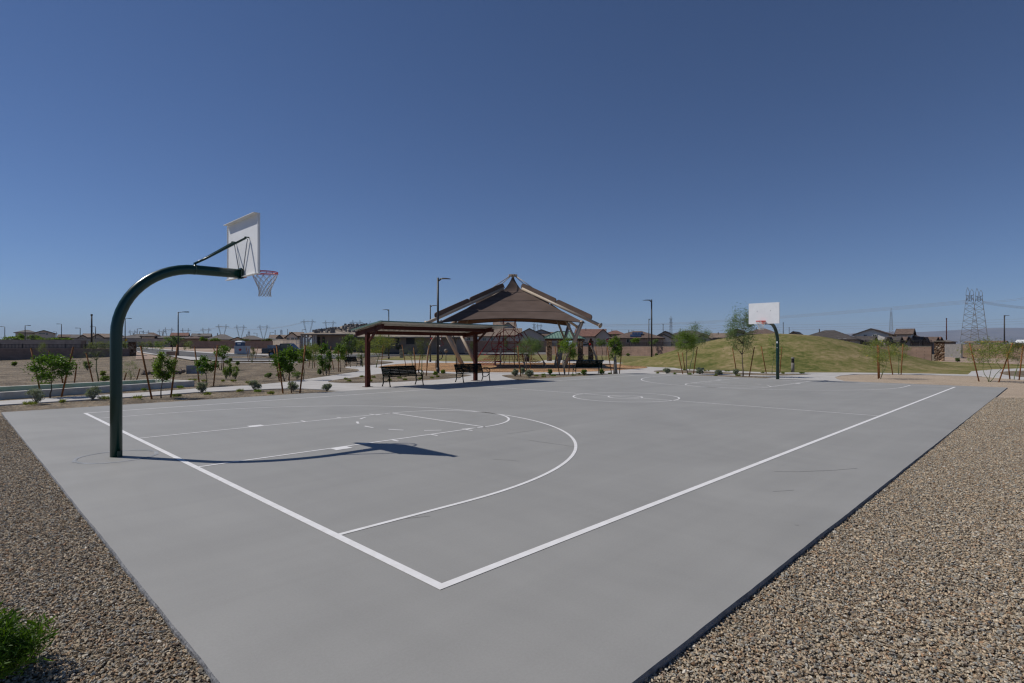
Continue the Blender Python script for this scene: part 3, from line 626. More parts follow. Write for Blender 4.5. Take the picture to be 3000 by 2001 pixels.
for px, y1, Y, sd, lab in ((366.6, 933, 112, 1, 'street lamp with long arm just behind the near stone pillar'), (280, 957, 140, -1, 'street lamp right behind the plain dark pole'), (235, 961, 150, -1, 'street lamp beyond the end of the upper block wall'),
        (180, 949, 150, -1, 'street lamp between the two-storey house and the low brown roofs'), (73.5, 953.5, 130, 1, 'street lamp against the end of the two-storey house'), (14, 957, 160, -1, 'street lamp rising over the shrubs at the edge of the view'),
        (166, 972, 210, -1, 'tiny far street lamp just past the two-storey house'), (401.8, 963, 160, 1, 'street lamp between the stone pillar and the far grey roofs'), (408.7, 971, 175, 1, 'shorter street lamp close beside another over the far grey roofs'),
        (476, 972, 190, 1, 'far street lamp before the twin-level gabled house'), (753, 976, 190, -1, 'tiny street lamp above the wide grey hip roof'), (791, 973.5, 180, 1, 'tiny street lamp above the tan roof slope'), (885, 965.5, 190, 1, 'street lamp rising behind the pale gabled house'),
        (1857, 968, 260, -1, 'tiny street lamp over the roof that carries solar panels'), (2337, 974.5, 230, 1, 'tiny street lamp behind the crest of the mound')):
    z0 = terrain(XA(px, Y), Y); lamp(lab, XA(px, Y), Y, z0, ZA(y1, Y), sd, .8, 'street', .1)
for px, y1, Y, rad, lab, m in ((268.6, 921, 105, .17, 'plain thick dark pole standing behind the iron fence', 'bronze'), (806, 968, 160, .12, 'plain dark pole over the tan roof slope', 'bronze'), (842.5, 965, 240, .14, 'thin utility pole beside the pale gabled house', 'bronze'),
        (2773, 932.5, 200, .2, 'brown steel utility pole beyond the stone pillar near the hills', 'ramada'), (2294.6, 945, 210, .16, 'dark utility pole rising behind the mound beside the far hoop', 'bronze'), (2312, 959.5, 240, .15, 'shorter dark pole rising behind the mound crest', 'bronze'), (1942.7, 950, 200, .15, 'thin dark pole between the solar-panel roof and the orange-gabled roof', 'bronze')):
    q = MB(); z0 = terrain(XA(px, Y), Y); q.tube([(0, 0, 0), (0, 0, ZA(y1, Y) - z0)], [rad, rad * .7], 8); q.tube([(0, 0, ZA(y1, Y) - z0 - .3), (0, 0, ZA(y1, Y) - z0 + .05)], rad, 8)
    o = q.build('utility_pole', M[m]); o.location = (XA(px, Y), Y, z0); prop(o, lab, 'pole', 'plain poles on the skyline')
M['bollard'] = mat('aged_bollard_concrete', (.15, .135, .12), .9, c2=(.20, .185, .165), scale=6)
def bollard(label, X, Y):
    t = thing('bollard_light', label, 'bollard', (X, Y, -.02), 0, 'concrete bollard lights')
    q = MB(); q.tube([(0, 0, 0), (0, 0, .66)], .105, 20); q.build('post', M['bollard'], t)
    q = MB(); q.tube([(0, 0, .66), (0, 0, .92)], .085, 20)
    for k in range(6): q.tube([(0, 0, .69 + k * .04), (0, 0, .70 + k * .04)], .105, 20)
    q.build('louvre', M['bronze'], t)
    q = MB(); q.tube([(0, 0, .92), (0, 0, .98), (0, 0, 1.03), (0, 0, 1.05)], [.11, .11, .085, .03], 20); q.build('cap', M['bollard'], t)
bollard('concrete bollard light at the foot of the grass mound', *P(2322.6, 1090)); bollard('concrete bollard light on the path beside the sunlit bench', *P(1057.8, 1071))
X, Y = P(1176.5, 1047.6); q = MB(); q.box((0, 0, .63), (.55, .4, 1.3)); o = q.build('stone_plinth', M['stone_pale']); o.location = (X, Y, 0); bevel(o, .03); prop(o, 'pale square stone plinth standing in the far dry grass', 'plinth')

# ------------------------------------------------------------------ big tensile canopy over the playground
def canopy():
    t = thing('tensile_canopy', 'large brown peaked shade sail canopy on tan steel legs over playground', 'shade canopy', (0, 50, 0))
    q0 = 50.
    nf, nb = 44., 56.
    corners = [Vector((XA(1266, nf), nf, ZA(943.5, nf))), Vector((XA(1728, nf), nf, ZA(943.5, nf))), Vector((6.2, nb, 3.85)), Vector((-6.2, nb, 3.85))]
    apex = Vector((XA(1502.6, 50), 50, ZA(810, 50)))
    def ridge(c, s):   # s 0..1 from neck to corner
        # neck flare then straight slope
        tt = [(0, .012, 0), (.06, .030, .075), (.12, .062, .155), (.19, .10, .235), (.27, .145, .302), (1, 1, 1)]
        for (s0, r0, h0), (s1, r1, h1) in zip(tt, tt[1:]):
            if s <= s1: u = (s - s0) / (s1 - s0); r = r0 + (r1 - r0) * u; h = h0 + (h1 - h0) * u; break
        p = apex + (c - apex) * r; p.z = apex.z + (c.z - apex.z) * h; return p
    O = Vector((0, 50, 0)); NS, NT = 40, 28
    pull = [Vector((apex.x + (c.x - apex.x) * .945, apex.y + (c.y - apex.y) * .95, c.z - .06)) for c in corners]   # the cloth stops short of the beams
    q = MB(); seams = MB()
    for i in range(4):
        ca, cb = pull[i], pull[(i + 1) % 4]; vs = []
        midp = (ca + cb) / 2; inward = Vector((apex.x - midp.x, apex.y - midp.y, 0)).normalized()
        for a in range(NS + 1):
            s = a / NS; A = ridge(ca, s); B = ridge(cb, s)
            for b in range(NT + 1):
                u = b / NT; p = A.lerp(B, u); k = 4 * u * (1 - u); p = p + inward * (k * 1.0 * s ** 2.2); p.z += k * (.42 * s ** 3 - .25 * math.sin(s * math.pi) * .5)
                vs.append(p - O)
        q.add(vs, [(a * (NT + 1) + b, (a + 1) * (NT + 1) + b, (a + 1) * (NT + 1) + b + 1, a * (NT + 1) + b + 1) for a in range(NS) for b in range(NT)], 0, True)
        for a in (12, 20, 31, 40):
            seams.tube([Vector(vs[a * (NT + 1) + b]) + Vector((0, 0, .0)) for b in range(NT + 1)], .02 if a < 40 else .03, 5)
    fab = q.build('fabric', M['fabric'], t, False); seams.build('seam', M['fabric_dark'], fab)
    # mast head
    q = MB(); q.tube([apex - O + Vector((0, 0, -.35)), apex - O + Vector((0, 0, -.1)), apex - O + Vector((0, 0, .05))], [.14, .1, .2], 12)
    for k in range(8): th = k * math.pi / 4 + .3; q.box(apex - O + Vector((.28 * math.cos(th), .28 * math.sin(th), .10)), (.22, .16, .14), th)
    q.build('mast_head', M['tan_steel'], t)
    for i, c in enumerate(corners):
        d = (c - apex); top = ridge(c, .26) + Vector((0, 0, .10)); end = c + (c - ridge(c, .9)).normalized() * (1.0 if i == 1 else .5) + Vector((0, 0, .12))
        q = MB(); q.tube([top - O, end - O], .13, 14); q.tube([end - O - Vector((0, 0, .0)), end - O + (end - top).normalized() * .12], [.13, .22], 14); q.build('beam', M['tan_steel'], t)
        q = MB(); q.tube([apex - O + Vector((0, 0, .05)) + (Vector((d.x, d.y, 0)).normalized()) * .3, top - O + (end - top) * .14 + Vector((0, 0, .5))], .035, 6); q.build('stay_cable', M['tan_steel'], t)
        ax = (end - top).normalized(); side = Vector((0, 0, 1)).cross(ax).normalized(); up = ax.cross(side); up = up if up.z > 0 else -up; Lb = (end - top).length
        for f0, f1 in ((.0, .455), (.485, .90)):
            q = MB(); pts = []; hgt = .47; r = .22
            s0, s1 = f0 * Lb - .2, f1 * Lb
            prof = [(s0, .12)] + [(s0 + r - r * math.cos(a), hgt - r + r * math.sin(a)) for a in (0, .4, .8, 1.2, 1.57)] + [(s1 - r + r * math.sin(a), hgt - r + r * math.cos(a)) for a in (0, .4, .8, 1.2, 1.57)] + [(s1, .12)]
            v0 = [top - O + ax * s + up * h + side * .05 for s, h in prof]; v1 = [v - side * .1 for v in v0]; n = len(prof)
            q.add(v0 + v1, [tuple(range(n)), tuple(range(2 * n - 1, n - 1, -1))] + [(k, (k + 1) % n, n + (k + 1) % n, n + k) for k in range(n)])
            q.build('wing_panel', M['fabric'], t)
    legs = [((-3.85, 45.3), corners[0], .17, .0), ((-3.3, 52.5), corners[3], .17, .12), ((4.2, 45.4), corners[1], .17, .0), ((4.3, 52.5), corners[2], .17, .12)]
    for (bx, by), c, r, k in legs:
        top = c.lerp(apex, .085); top.z = c.z + .12; base = Vector((bx, by, -.1)); m = base.lerp(top, .62)
        q = MB(); q.tube([base - O, top - O], [r, r * .9], 16); q.build('leg', M['tan_steel'], t)
        s = -1 if c.x > 0 else 1
        q = MB(); q.tube([m - O, Vector((c.x + s * 1.95, c.y + (2 if c.y < 50 else -2), c.z + .75)) - O], .1, 12); q.build('strut', M['tan_steel'], t)
canopy()

# ------------------------------------------------------------------ playground equipment
def rope_climber():
    t = thing('rope_climber', 'red rope net climbing frame under the big brown canopy', 'climbing frame', (XA(1492, 52), 52, 0))
    q = MB(); rr = .019
    A = [Vector((-.55, 0, 4.35)), Vector((.55, 0, 4.35))]
    q.tube([(-.5, .3, 0), A[0]], .03, 8); q.tube([(.5, .2, 0), A[1]], .03, 8); q.tube([A[0] - Vector((0, 0, .15)), A[1] - Vector((0, 0, .15))], .025, 6)
    q.build('mast', M['red_rope'], t)
    q = MB(); K = 6
    def ring(z, r, ph, xs=1.25): return [Vector((xs * r * math.cos(2 * math.pi * (k + ph) / K), r * .8 * math.sin(2 * math.pi * (k + ph) / K), z)) for k in range(K)]
    lv = [ring(3.3, .62, 0), ring(2.75, 1.15, .5), ring(2.05, 1.35, 0), ring(1.45, 1.45, .5), ring(.95, 1.9, 0)]
    for k in range(K):
        q.tube([A[0] if lv[0][k].x < 0 else A[1], lv[0][k]], rr, 5)
        for i, L in enumerate(lv):
            q.tube([L[k], L[(k + 1) % K]], rr, 5)
            if i < len(lv) - 1:
                M_ = lv[i + 1]; q.tube([L[k], M_[k]], rr, 5); q.tube([L[k], M_[(k - 1) % K] if i % 2 == 0 else M_[(k + 1) % K]], rr, 5)
        q.tube([lv[1][k], Vector((0, 0, 2.1))], rr * .8, 5)
    q.build('upper_net', M['red_rope'], t)
    q = MB(); outer = [Vector((3.3 * math.cos(a) * 1.1, 2.4 * math.sin(a), .12)) for a in [2 * math.pi * (k + .5) / 8 for k in range(8)]]
    for k in range(8):
        a, b = outer[k], outer[(k + 1) % 8]
        for u in range(6):
            p = a.lerp(b, u / 6); top = Vector((p.x * .45, p.y * .5, 1.0)); q.tube([p, top], rr * .7, 4)
        for v in range(4):
            f = v / 4; a2 = a.lerp(Vector((a.x * .45, a.y * .5, 1.0)), f); b2 = b.lerp(Vector((b.x * .45, b.y * .5, 1.0)), f); q.tube([a2, b2], rr * .7, 4)
        q.tube([a, (A[0] if a.x < 0 else A[1]).lerp(a, .3)], rr * 1.3, 5)
    q.build('lower_net', M['red_rope'], t)
    q = MB()
    for p in outer[::2]: q.tube([(p.x, p.y, -.1), (p.x * .97, p.y * .97, .35)], .07, 8)
    q.build('anchor', M['tan_steel'], t)
rope_climber()
def arch_swing():
    X = XA(1297, 47.5); t = thing('arch_climber', 'tall curved tube arch with hanging rings beside the playground mulch', 'play arch', (X, 47.5, 0))
    def arch(x0, x1, hgt, y, dy):
        return [(x0 + (x1 - x0) * (.5 - .5 * math.cos(math.pi * k / 20)), y + dy * k / 20, hgt * math.sin(math.pi * k / 20) ** .75) for k in range(21)]
    q = MB(); q.tube(arch(-1.35, 1.25, 2.9, 0, .6), .055, 10); q.build('arch', M['tan_steel'], t)
    q = MB(); q.tube(arch(.1, 1.1, 2.8, 2.0, -1.4)[8:], .05, 10); q.build('arch', M['bronze'], t)
    q = MB(); q.tube([(-.05, .3, 2.85), (-.22, .3, 2.4), (.05, .3, 1.9), (-.25, .3, 1.8)], .02, 6); q.build('chain', M['red_rope'], t)
    for x, z in ((-.22, 2.4), (-.28, 1.8)): q = MB(); q.tube([(x, .3, z - .1), (x, .3, z + .05)], [.04, .05], 8); q.build('grip', M['white_plastic'], t)
    q = MB(); q.tube([(-1.0, .02, 2.38), (-.93, .02, 2.46)], .075, 8); q.build('clamp', M['red_plastic'], t)
    t2 = thing('balance_hoop', 'low dark hooked tube climber beside the mulch lamp post', 'play hoop', (XA(1279, 46), 46, 0))
    q = MB(); q.tube([(-.05, 0, -.05), (-.05, 0, .55), (.1, 0, .65), (.42, 0, .75), (.5, 0, .95), (.42, 0, 1.2), (.2, 0, 1.45)], .04, 8); q.build('tube', M['bronze'], t2)
    t3 = thing('play_panel', 'small oval play disc on a thin post before the far lawn', 'play panel', (XA(1306.5, 57), 57, 0))
    q = MB(); q.tube([(0, 0, 0), (0, 0, 1.0)], .035, 8); q.build('post', M['bronze'], t3)
    q = MB(); q.tube([(0, -.03, 1.3), (0, .03, 1.3)], .2, 16); q.build('disc', M['cap'], t3)
arch_swing()
def spinner(label, X, Y, h, seat=True):
    t = thing('spinner_post', label, 'spinner', (X, Y, 0), 0, 'standing playground spinners')
    q = MB(); q.tube([(0, 0, -.05), (0, 0, h * .8), (.03, 0, h)], .065, 10); q.build('post', M['tan_steel'], t)
    q = MB(); q.tube([(-.1, 0, h - .02), (.03, 0, h + .06), (.14, 0, h - .05)], .05, 8); q.build('handle', M['red_plastic'], t)
    if seat: q = MB(); q.tube([(-.12, -.05, .42), (-.12, -.05, .47), (-.12, -.05, .52)], [.2, .28, .2], 16); q.build('seat', M['red_plastic'], t)
spinner('tan spinner post with low round red seat standing in the mulch', XA(1466, 47.5), 47.5, 1.7)
spinner('pale post with red top standing on the lawn edge behind the climber', XA(1516.5, 66), 66, 1.7, False)
def leaning_frame():
    t = thing('arch_swing', 'wide curved leg swing frame with hanging rings beside the pavilion', 'swing frame', (XA(1688, 52), 52, 0))
    q = MB()
    for s in (-1, 1): q.tube([(s * 2.0, -.2 if s < 0 else .1, -.05), (s * 1.85, 0, .8), (s * 1.55, 0, 1.5), (s * 1.3, 0, 1.95)], [.1, .09, .08, .07], 12)
    q.build('leg', M['tan_steel'], t)
    q = MB(); q.tube([(-1.3, 0, 1.95), (-.6, 0, 2.3), (.3, 0, 2.35), (1.3, 0, 1.95)], .03, 8); q.build('crossbar', M['bronze'], t)
    q = MB()
    for s in (-1, 1): q.tube([(s * 1.36, 0, 1.85), (s * 1.25, 0, 2.02)], .09, 10)
    q.build('joint', M['red_plastic'], t)
    for x, z, r in ((.35, 1.35, .2), (.5, .75, .3)):
        q = MB(); q.tube([(x + r * .8 * math.cos(a * .3925), 0, z + r * math.sin(a * .3925)) for a in range(16)], .03, 6, closed=True); q.build('ring', M['bronze'], t)
    q = MB(); q.tube([(.3, 0, 2.3), (.38, 0, 1.5), (.45, 0, .9), (.5, 0, .1)], .02, 6); q.build('rope', M['bronze'], t)
leaning_frame()
def pavilion():
    Y0, Y1 = 66.5, 73.; x0, x1 = XA(1597, Y0), XA(1728, Y0) ; t = thing('picnic_pavilion', 'stone column picnic pavilion with green standing seam hip roof', 'pavilion', (0, 0, 0))
    ze = ZA(990.5, Y0); zr = ZA(971.5, 69.5)
    for i, (px, Yc) in enumerate(((1609.5, 67.3), (1700, 67.3), (1731, 71.5), (1640, 72))):
        q = MB(); q.box((XA(px, Yc), Yc, (ze - .25) / 2), (.6, .6, ze - .25)); c = q.build('column', M['stone'], t)
        q = MB(); q.box((XA(px, Yc), Yc, ze - .12), (.25, .25, .3)); q.build('bracket', M['ramada'], c)
    cx = (x0 + x1) / 2 + .0; 
    e = [(x0 - .2, Y0 - .3), (x1 - .9, Y0 - .3), (x1 + .5, Y1 + .8), (x0 + .5, Y1 + .8)]
    ra, rb = (cx - 1.0, 70.0), (cx + .6, 70.0)
    V = [(a, b, ze) for a, b in e] + [(*ra, zr), (*rb, zr)]
    q = MB(); q.add(V, [(0, 1, 5, 4), (1, 2, 5), (2, 3, 4, 5), (3, 0, 4)]); q.add([(a, b, z - .1) for a, b, z in V[:4]], [(3, 2, 1, 0)])
    q.add(V[:4] + [(a, b, z - .1) for a, b, z in V[:4]], [(i, (i + 1) % 4, 4 + (i + 1) % 4, 4 + i) for i in range(4)])
    rf = q.build('roof', M['roof_pav'], t)
    q = MB()
    def seam(a, b, c, d, n):
        for k in range(1, n):
            u = k / n; p = Vector(a).lerp(Vector(b), u); 
            tt = (p.x - c[0]) / (d[0] - c[0]) if abs(d[0] - c[0]) > .1 else .5
            tt = min(1, max(0, tt))
            if p.x < c[0]: f = (p.x - a[0]) / max(.01, c[0] - a[0]); top = Vector((p.x, a[1] + (c[1] - a[1]) * f, a[2] + (c[2] - a[2]) * f))
            elif p.x > d[0]: f = (b[0] - p.x) / max(.01, b[0] - d[0]); top = Vector((p.x, b[1] + (d[1] - b[1]) * f, b[2] + (d[2] - b[2]) * f))
            else: top = Vector((p.x, c[1], c[2]))
            q.beam(p + Vector((0, 0, .03)), top + Vector((0, 0, .03)), .04, .07)
    seam(V[0], V[1], V[4], V[5], 13)
    for a, b in ((0, 4), (1, 5), (2, 5), (4, 5)): q.beam(Vector(V[a]) + Vector((0, 0, .04)), Vector(V[b]) + Vector((0, 0, .04)), .1, .08)
    q.build('seam', M['roof_green'], rf)
    q = MB(); q.beam((x0, Y0 + .2, ze - .2), (x1 - 1.2, Y0 + .2, ze - .2), .15, .2); q.beam((x1 - 1.1, Y0 + .1, ze - .2), (x1 + .2, Y1 + .3, ze - .2), .15, .2); q.build('beam', M['ramada'], t)
    # table under it
    t2 = thing('picnic_table', 'black steel picnic table under the green-roofed pavilion', 'picnic table', (XA(1692, 68.5), 68.5, 0), .05)
    q = MB(); q.box((0, 0, .76), (1.5, .75, .05)); q.build('tabletop', M['bronze'], t2)
    for s in (-1, 1): q = MB(); q.box((.0 + s * 1.25, 0, .46), (.35, .7, .05)); q.build('seat', M['bronze'], t2)
    q = MB()
    for s in (-1, 1): q.tube([(s * .5, 0, .74), (s * .55, 0, .3), (s * .4, 0, 0)], .04, 8); q.tube([(s * .5, 0, .1), (s * 1.3, 0, .12), (s * 1.35, 0, .44)], .03, 8)
    q.build('leg', M['bronze'], t2)
M['roof_pav'] = mat('weathered_green_roof', (.16, .26, .19), .5, spec=.5, c2=(.2, .31, .235), scale=1)
pavilion()
X, Y = P(1543.5, 1058.5); t = thing('litter_bin', 'dark round litter bin on the far path behind the rope climber', 'litter bin', (X, Y, 0))
q = MB(); q.tube([(0, 0, 0), (0, 0, .1), (0, 0, .72)], [.25, .28, .29], 18); q.build('body', M['bronze'], t); q = MB(); q.tube([(0, 0, .72), (0, 0, .76), (0, 0, .84)], [.31, .31, .18], 18); q.build('lid', M['bench'], t)

# ------------------------------------------------------------------ bocce court
M['kerb_pale'] = mat('pale_kerb_concrete', (.54, .49, .42), .85, c2=(.68, .64, .59), scale=2.5, detail=8, bump=.3, bscale=30)
def bocce():
    NL, NR, FR, FL = (-17.5, 19.0), (-14.55, 25.3), (-17.0, 26.5), (-19.9, 21.6)
    e = lambda a, b, k: (a[0] + (b[0] - a[0]) * k, a[1] + (b[1] - a[1]) * k)
    NL, FL = e(NR, NL, 2.2), e(FR, FL, 2.2)
    t = thing('bocce_court', 'long sunken bocce court with grey concrete kerbs and green turf', 'bocce court')
    q = MB(); q.poly([NL, NR, FR, FL], -.03); q.build('turf', M['turf'], t)
    for a, b in ((NL, NR), (FL, FR), (NR, FR)):
        q = MB(); q.beam((*a, .06), (*b, .06), .22, .28); bevel(q.build('kerb_wall', M['kerb_pale'], t), .015)
bocce()

# ------------------------------------------------------------------ walls and fences
def wall(name, label, pts, z1, m, th=.2, fence=0, cap=True, z0=-.1, cat='wall'):
    c = pts[0]; t = thing(name, label, cat, (c[0], c[1], 0)); q = MB(); g = MB(); fe = MB()
    for i, (a, b) in enumerate(zip(pts, pts[1:])):
        a = (a[0] - c[0], a[1] - c[1]); b = (b[0] - c[0], b[1] - c[1])
        q.beam((*a, (z0 + z1) / 2), (*b, (z0 + z1) / 2), th, z1 - z0)
        if cap: g.beam((*a, z1 + .03), (*b, z1 + .03), th + .06, .055)
        if fence:
            L = math.dist(a, b); n = max(2, int(L / .13)); zb, zt = z1 + .1, z1 + fence
            for zz in (zb + .05, zt - .06): fe.beam((*a, zz), (*b, zz), .03, .035)
            for k in range(n + 1):
                u = k / n; x, y = a[0] + (b[0] - a[0]) * u, a[1] + (b[1] - a[1]) * u; big = k % 16 == 0; w_ = .08 if big else .032
                fe.box((x, y, (zb + zt) / 2 + (.03 if big else 0)), (w_, w_, zt - zb + (.06 if big else 0)))
    q.build('block_wall', m, t)
    if cap: g.build('coping', M['cap'] if m is not M['block_dark'] else M['block'], t)
    if fence: fe.build('iron_fence', M['bronze'], t)
    return t
xl = lambda px, Y: (XA(px, Y), Y)
wall('fenced_wall', 'near brown block wall with iron fence ending at the stone pillar', [xl(-260, 64), xl(0, 68.5), xl(379, 77)], 1.42, M['block_dark'], fence=.62)
wall('block_wall', 'higher brown block wall running behind the near iron fence', [xl(-260, 92), xl(238, 97)], ZA(996, 95), M['block_mid'])
wall('block_wall', 'short dark return wall where the higher block wall ends', [xl(240, 97), xl(250, 97.3), xl(251, 104)], ZA(998.6, 97), M['block_dark'])
q = thing('stone_pillar', 'near brown stone pillar at the end of the iron fence', 'pillar', (*xl(387.3, 77.5), 0), .60); s = MB(); s.box((0, 0, 1.15), (.95, .95, 2.4)); s.build('shaft', M['stone'], q); s = MB(); s.box((0, 0, 2.39), (1.1, 1.1, .1)); s.build('capstone', M['cap'], q)
wall('block_wall', 'pale beige wall below the first row of far houses', [xl(218, 135), xl(355, 137), xl(490, 140)], ZA(992.5, 137), M['block_cream'], z0=.5)
wall('block_wall', 'dark shaded wall behind the portable toilet and dirt lot', [xl(556, 118), xl(799, 116)], ZA(1000, 117), M['block_dark'], z0=.5)
wall('block_wall', 'pale cream panelled wall before the pale gabled house', [xl(799, 118), xl(830, 112), xl(880, 108)], ZA(996.5, 114), M['block_cream'], z0=.5)
q = wall('block_wall', 'long dark retaining wall across the road behind the playground', [xl(1020, 140), xl(1240, 150), xl(1612, 150)], ZA(1006.5, 150), M['block_dark'])
s = MB(); c = xl(1020, 140)
for a, b in ((xl(1020, 140), xl(1240, 150)), (xl(1240, 150), xl(1612, 150))): s.beam((a[0] - c[0], a[1] - c[1] + .5, 2.8), (b[0] - c[0], b[1] - c[1] + .5, 2.8), .2, .85)
s.build('upper_wall', M['block'], q)
wall('fenced_wall', 'sunlit tan block wall with iron fence running from playground to far houses', [xl(1600, 129), xl(1850, 112), (44., 80.), (52.0, 68.9)], 1.72, M['block'], fence=.85)
q = thing('stone_pillar', 'far brown stone pillar where the tan wall ends beyond the lawn', 'pillar', (*xl(2752, 68.2), 0), -.65); s = MB(); s.box((0, 0, 1.15), (1.02, 1.02, 2.4)); s.build('shaft', M['stone'], q); s = MB(); s.box((0, 0, 2.39), (1.2, 1.2, .1)); s.build('capstone', M['cap'], q)
wall('block_wall', 'light grey unpainted block wall beside the far stone pillar', [xl(2766, 94), xl(2818, 82)], ZA(1008.5, 92), M['block_grey'], cap=False)
wall('block_wall', 'tan block wall with gate gap beyond the grey block wall', [xl(2819, 90), xl(2900, 84), xl(3250, 70)], ZA(1009.5, 95), M['block'])
q = thing('headwall', 'grey concrete drain headwall with loose riprap rocks', 'headwall', (*P(572, 1092), 0), .3); s = MB(); s.box((0, 0, .1), (1.0, .3, .8)); s.build('block', M['curb'], q)
s = MB(); rk = random.Random(4)
for k in range(60):
    u = rk.random(); c = Vector((-.6 - 2.2 * u, -.3 - .5 * u + rk.uniform(-.25, .25), .12 - .1 * u + rk.uniform(0, .1) - .05)); a = rk.uniform(.07, .16)
    bm = bmesh.new(); bmesh.ops.create_icosphere(bm, subdivisions=1, radius=a); s.add([c + v.co * rk.uniform(.7, 1.2) for v in bm.verts], [[v.index for v in f.verts] for f in bm.faces]); bm.free()
prop(s.build('riprap', M['rock'], q), kind='stuff')
X, Y = PT(506, 1043); q = MB(); q.box((0, 0, .35), (1.5, .5, .9)); o = q.build('utility_box', M['block']); o.location = (X, Y, terrain(X, Y) - .2); bevel(o, .03); prop(o, 'low tan masonry block beside the road bend under street lamp', 'masonry block')

# ------------------------------------------------------------------ houses
def house(name, label, blocks, windows=(), extra=None):
    """blocks: (px0, px1, Y, eave_py, ridge_py, type, depth, roof, wall)"""
    b = blocks[0]; ox, oy = XA((b[0] + b[1]) / 2, b[2]), b[2]; t = thing(name, label, 'house', (ox, oy, 0), -math.atan2(ox, oy) * (.9 if ox < 0 else 1.2))
    for i, (p0, p1, Y, ev, rg, ty, dp, rm, wm) in enumerate(blocks):
        x0, x1 = XA(p0, Y) - ox, XA(p1, Y) - ox; y0, y1 = Y - oy, Y - oy + dp; ze = ZA(ev, Y); zm = (y0 + y1) / 2
        zr = ZA(rg, Y + (0 if ty == 'front' else dp / 2)); oh = .45
        wx0, wx1 = x0 + oh, x1 - oh; wy0, wy1 = y0 + oh, y1 - oh
        q = MB(); q.bx(wx0, wx1, wy0, wy1, -.2, ze)
        cx = (x0 + x1) / 2
        if ty == 'side':
            for x in (wx0, wx1): q.add([(x, wy0, ze - .001), (x, wy1, ze - .001), (x, zm, zr - .12)], [(0, 1, 2)])
            V = [(x0, y0, ze - .1), (x1, y0, ze - .1), (x1, zm, zr), (x0, zm, zr), (x1, y1, ze - .1), (x0, y1, ze - .1)]; Fc = [(0, 1, 2, 3), (3, 2, 4, 5)]
        elif ty == 'front':
            for y in (wy0, wy1): q.add([(wx0, y, ze - .001), (wx1, y, ze - .001), (cx, y, zr - .12)], [(0, 1, 2)])
            V = [(x0, y0, ze - .1), (x0, y1, ze - .1), (cx, y1, zr), (cx, y0, zr), (x1, y0, ze - .1), (x1, y1, ze - .1)]; Fc = [(0, 3, 2, 1), (3, 4, 5, 2)]
        else:
            ins = min((x1 - x0) * .42, dp / 2); V = [(x0, y0, ze - .1), (x1, y0, ze - .1), (x1, y1, ze - .1), (x0, y1, ze - .1), (x0 + ins, zm, zr), (x1 - ins, zm, zr)]; Fc = [(0, 1, 5, 4), (1, 2, 5), (2, 3, 4, 5), (3, 0, 4)]
        q.build('wall', M[wm], t)
        q = MB(); q.add(V, Fc); q.add([(a, b_, c - .16) for a, b_, c in V], [f[::-1] for f in Fc])
        rf = q.build('roof', M[rm], t, False)
        q = MB()
        ed = {'side': [(0, 1), (0, 3), (1, 2), (2, 4), (3, 5)], 'front': [(0, 3), (3, 4), (0, 1), (4, 5)], 'hip': [(0, 1), (1, 2), (3, 0)]}[ty]
        for a, b_ in ed: q.beam(Vector(V[a]) - Vector((0, 0, .09)), Vector(V[b_]) - Vector((0, 0, .09)), .08, .2)
        q.build('fascia', M['trim'], rf)
        if ty != 'front' and (p1 - p0) > 60:
            q = MB(); vx = x0 + (x1 - x0) * (.35 + .3 * ((p0 * 7) % 1)); q.tube([(vx, zm - dp * .12, zr - .5), (vx, zm - dp * .12, zr + .25)], .09, 8); q.build('vent_pipe', M['trim'], rf)
    for (p0, p1, q0, q1, Y) in windows:
        x0, x1, z1, z0 = XA(p0, Y) - ox, XA(p1, Y) - ox, ZA(q0, Y), ZA(q1, Y); y = Y - oy + .45
        q = MB(); d = .09; q.bx(x0, x1, y - .07, y - .003, z0 - d, z0); q.bx(x0, x1, y - .07, y - .003, z1, z1 + d); q.bx(x0 - d, x0, y - .07, y - .003, z0 - d, z1 + d); q.bx(x1, x1 + d, y - .07, y - .003, z0 - d, z1 + d); q.bx((x0 + x1) / 2 - .03, (x0 + x1) / 2 + .03, y - .06, y - .004, z0, z1)
        wd = q.build('window', M['frame_w'], t); g = MB(); g.bx(x0, x1, y - .03, y - .005, z0, z1); g.build('pane', M['glass'], wd)
    if extra: extra(t, ox, oy)
    return t
TG, TB, TT, TR, TD = 'tile_grey', 'tile_brown', 'tile_tan', 'tile_red', 'tile_dark'
SG, ST, SC, SD = 'stucco_grey', 'stucco_tan', 'stucco_cream', 'stucco_dark'
house('house', 'two-storey beige house rising over green shrubs behind the near walls', [(104, 153, 190, 974.5, 967, 'front', 14, TG, ST), (75, 125, 192, 974, 967.5, 'hip', 12, TG, ST)], [(117, 131, 975.5, 978, 190), (133.5, 137, 975.5, 981, 190)])
house('house', 'low brown-roofed house right of the two-storey beige house', [(173, 222, 165, 986.5, 980, 'side', 12, TB, SD)])
house('house', 'grey-roofed single-storey house with front gable behind the near street lamps', [(210, 262, 150, 989, 980.5, 'side', 12, TG, ST), (211, 240, 148, 989.5, 981, 'front', 10, TG, ST)], [(218, 226, 990, 993, 148)])
house('house', 'tan-red roofed house with two front gables behind the plain dark pole', [(246, 322, 152, 987.5, 977.5, 'side', 14, TT, ST), (246, 281, 149, 989, 977.5, 'front', 10, TT, ST), (300, 327, 148, 989.5, 980, 'front', 10, TT, ST)], [(306, 313, 991, 994, 148), (256, 264, 991, 994, 149)])
house('house', 'long grey hip-roofed house beyond the road beside the stone pillar', [(350, 462, 150, 990, 978.5, 'hip', 14, TG, ST), (395, 436, 148, 983.5, 977.5, 'hip', 10, TG, ST)], [(415, 420, 991, 994, 150), (362, 369, 991, 994, 150)])
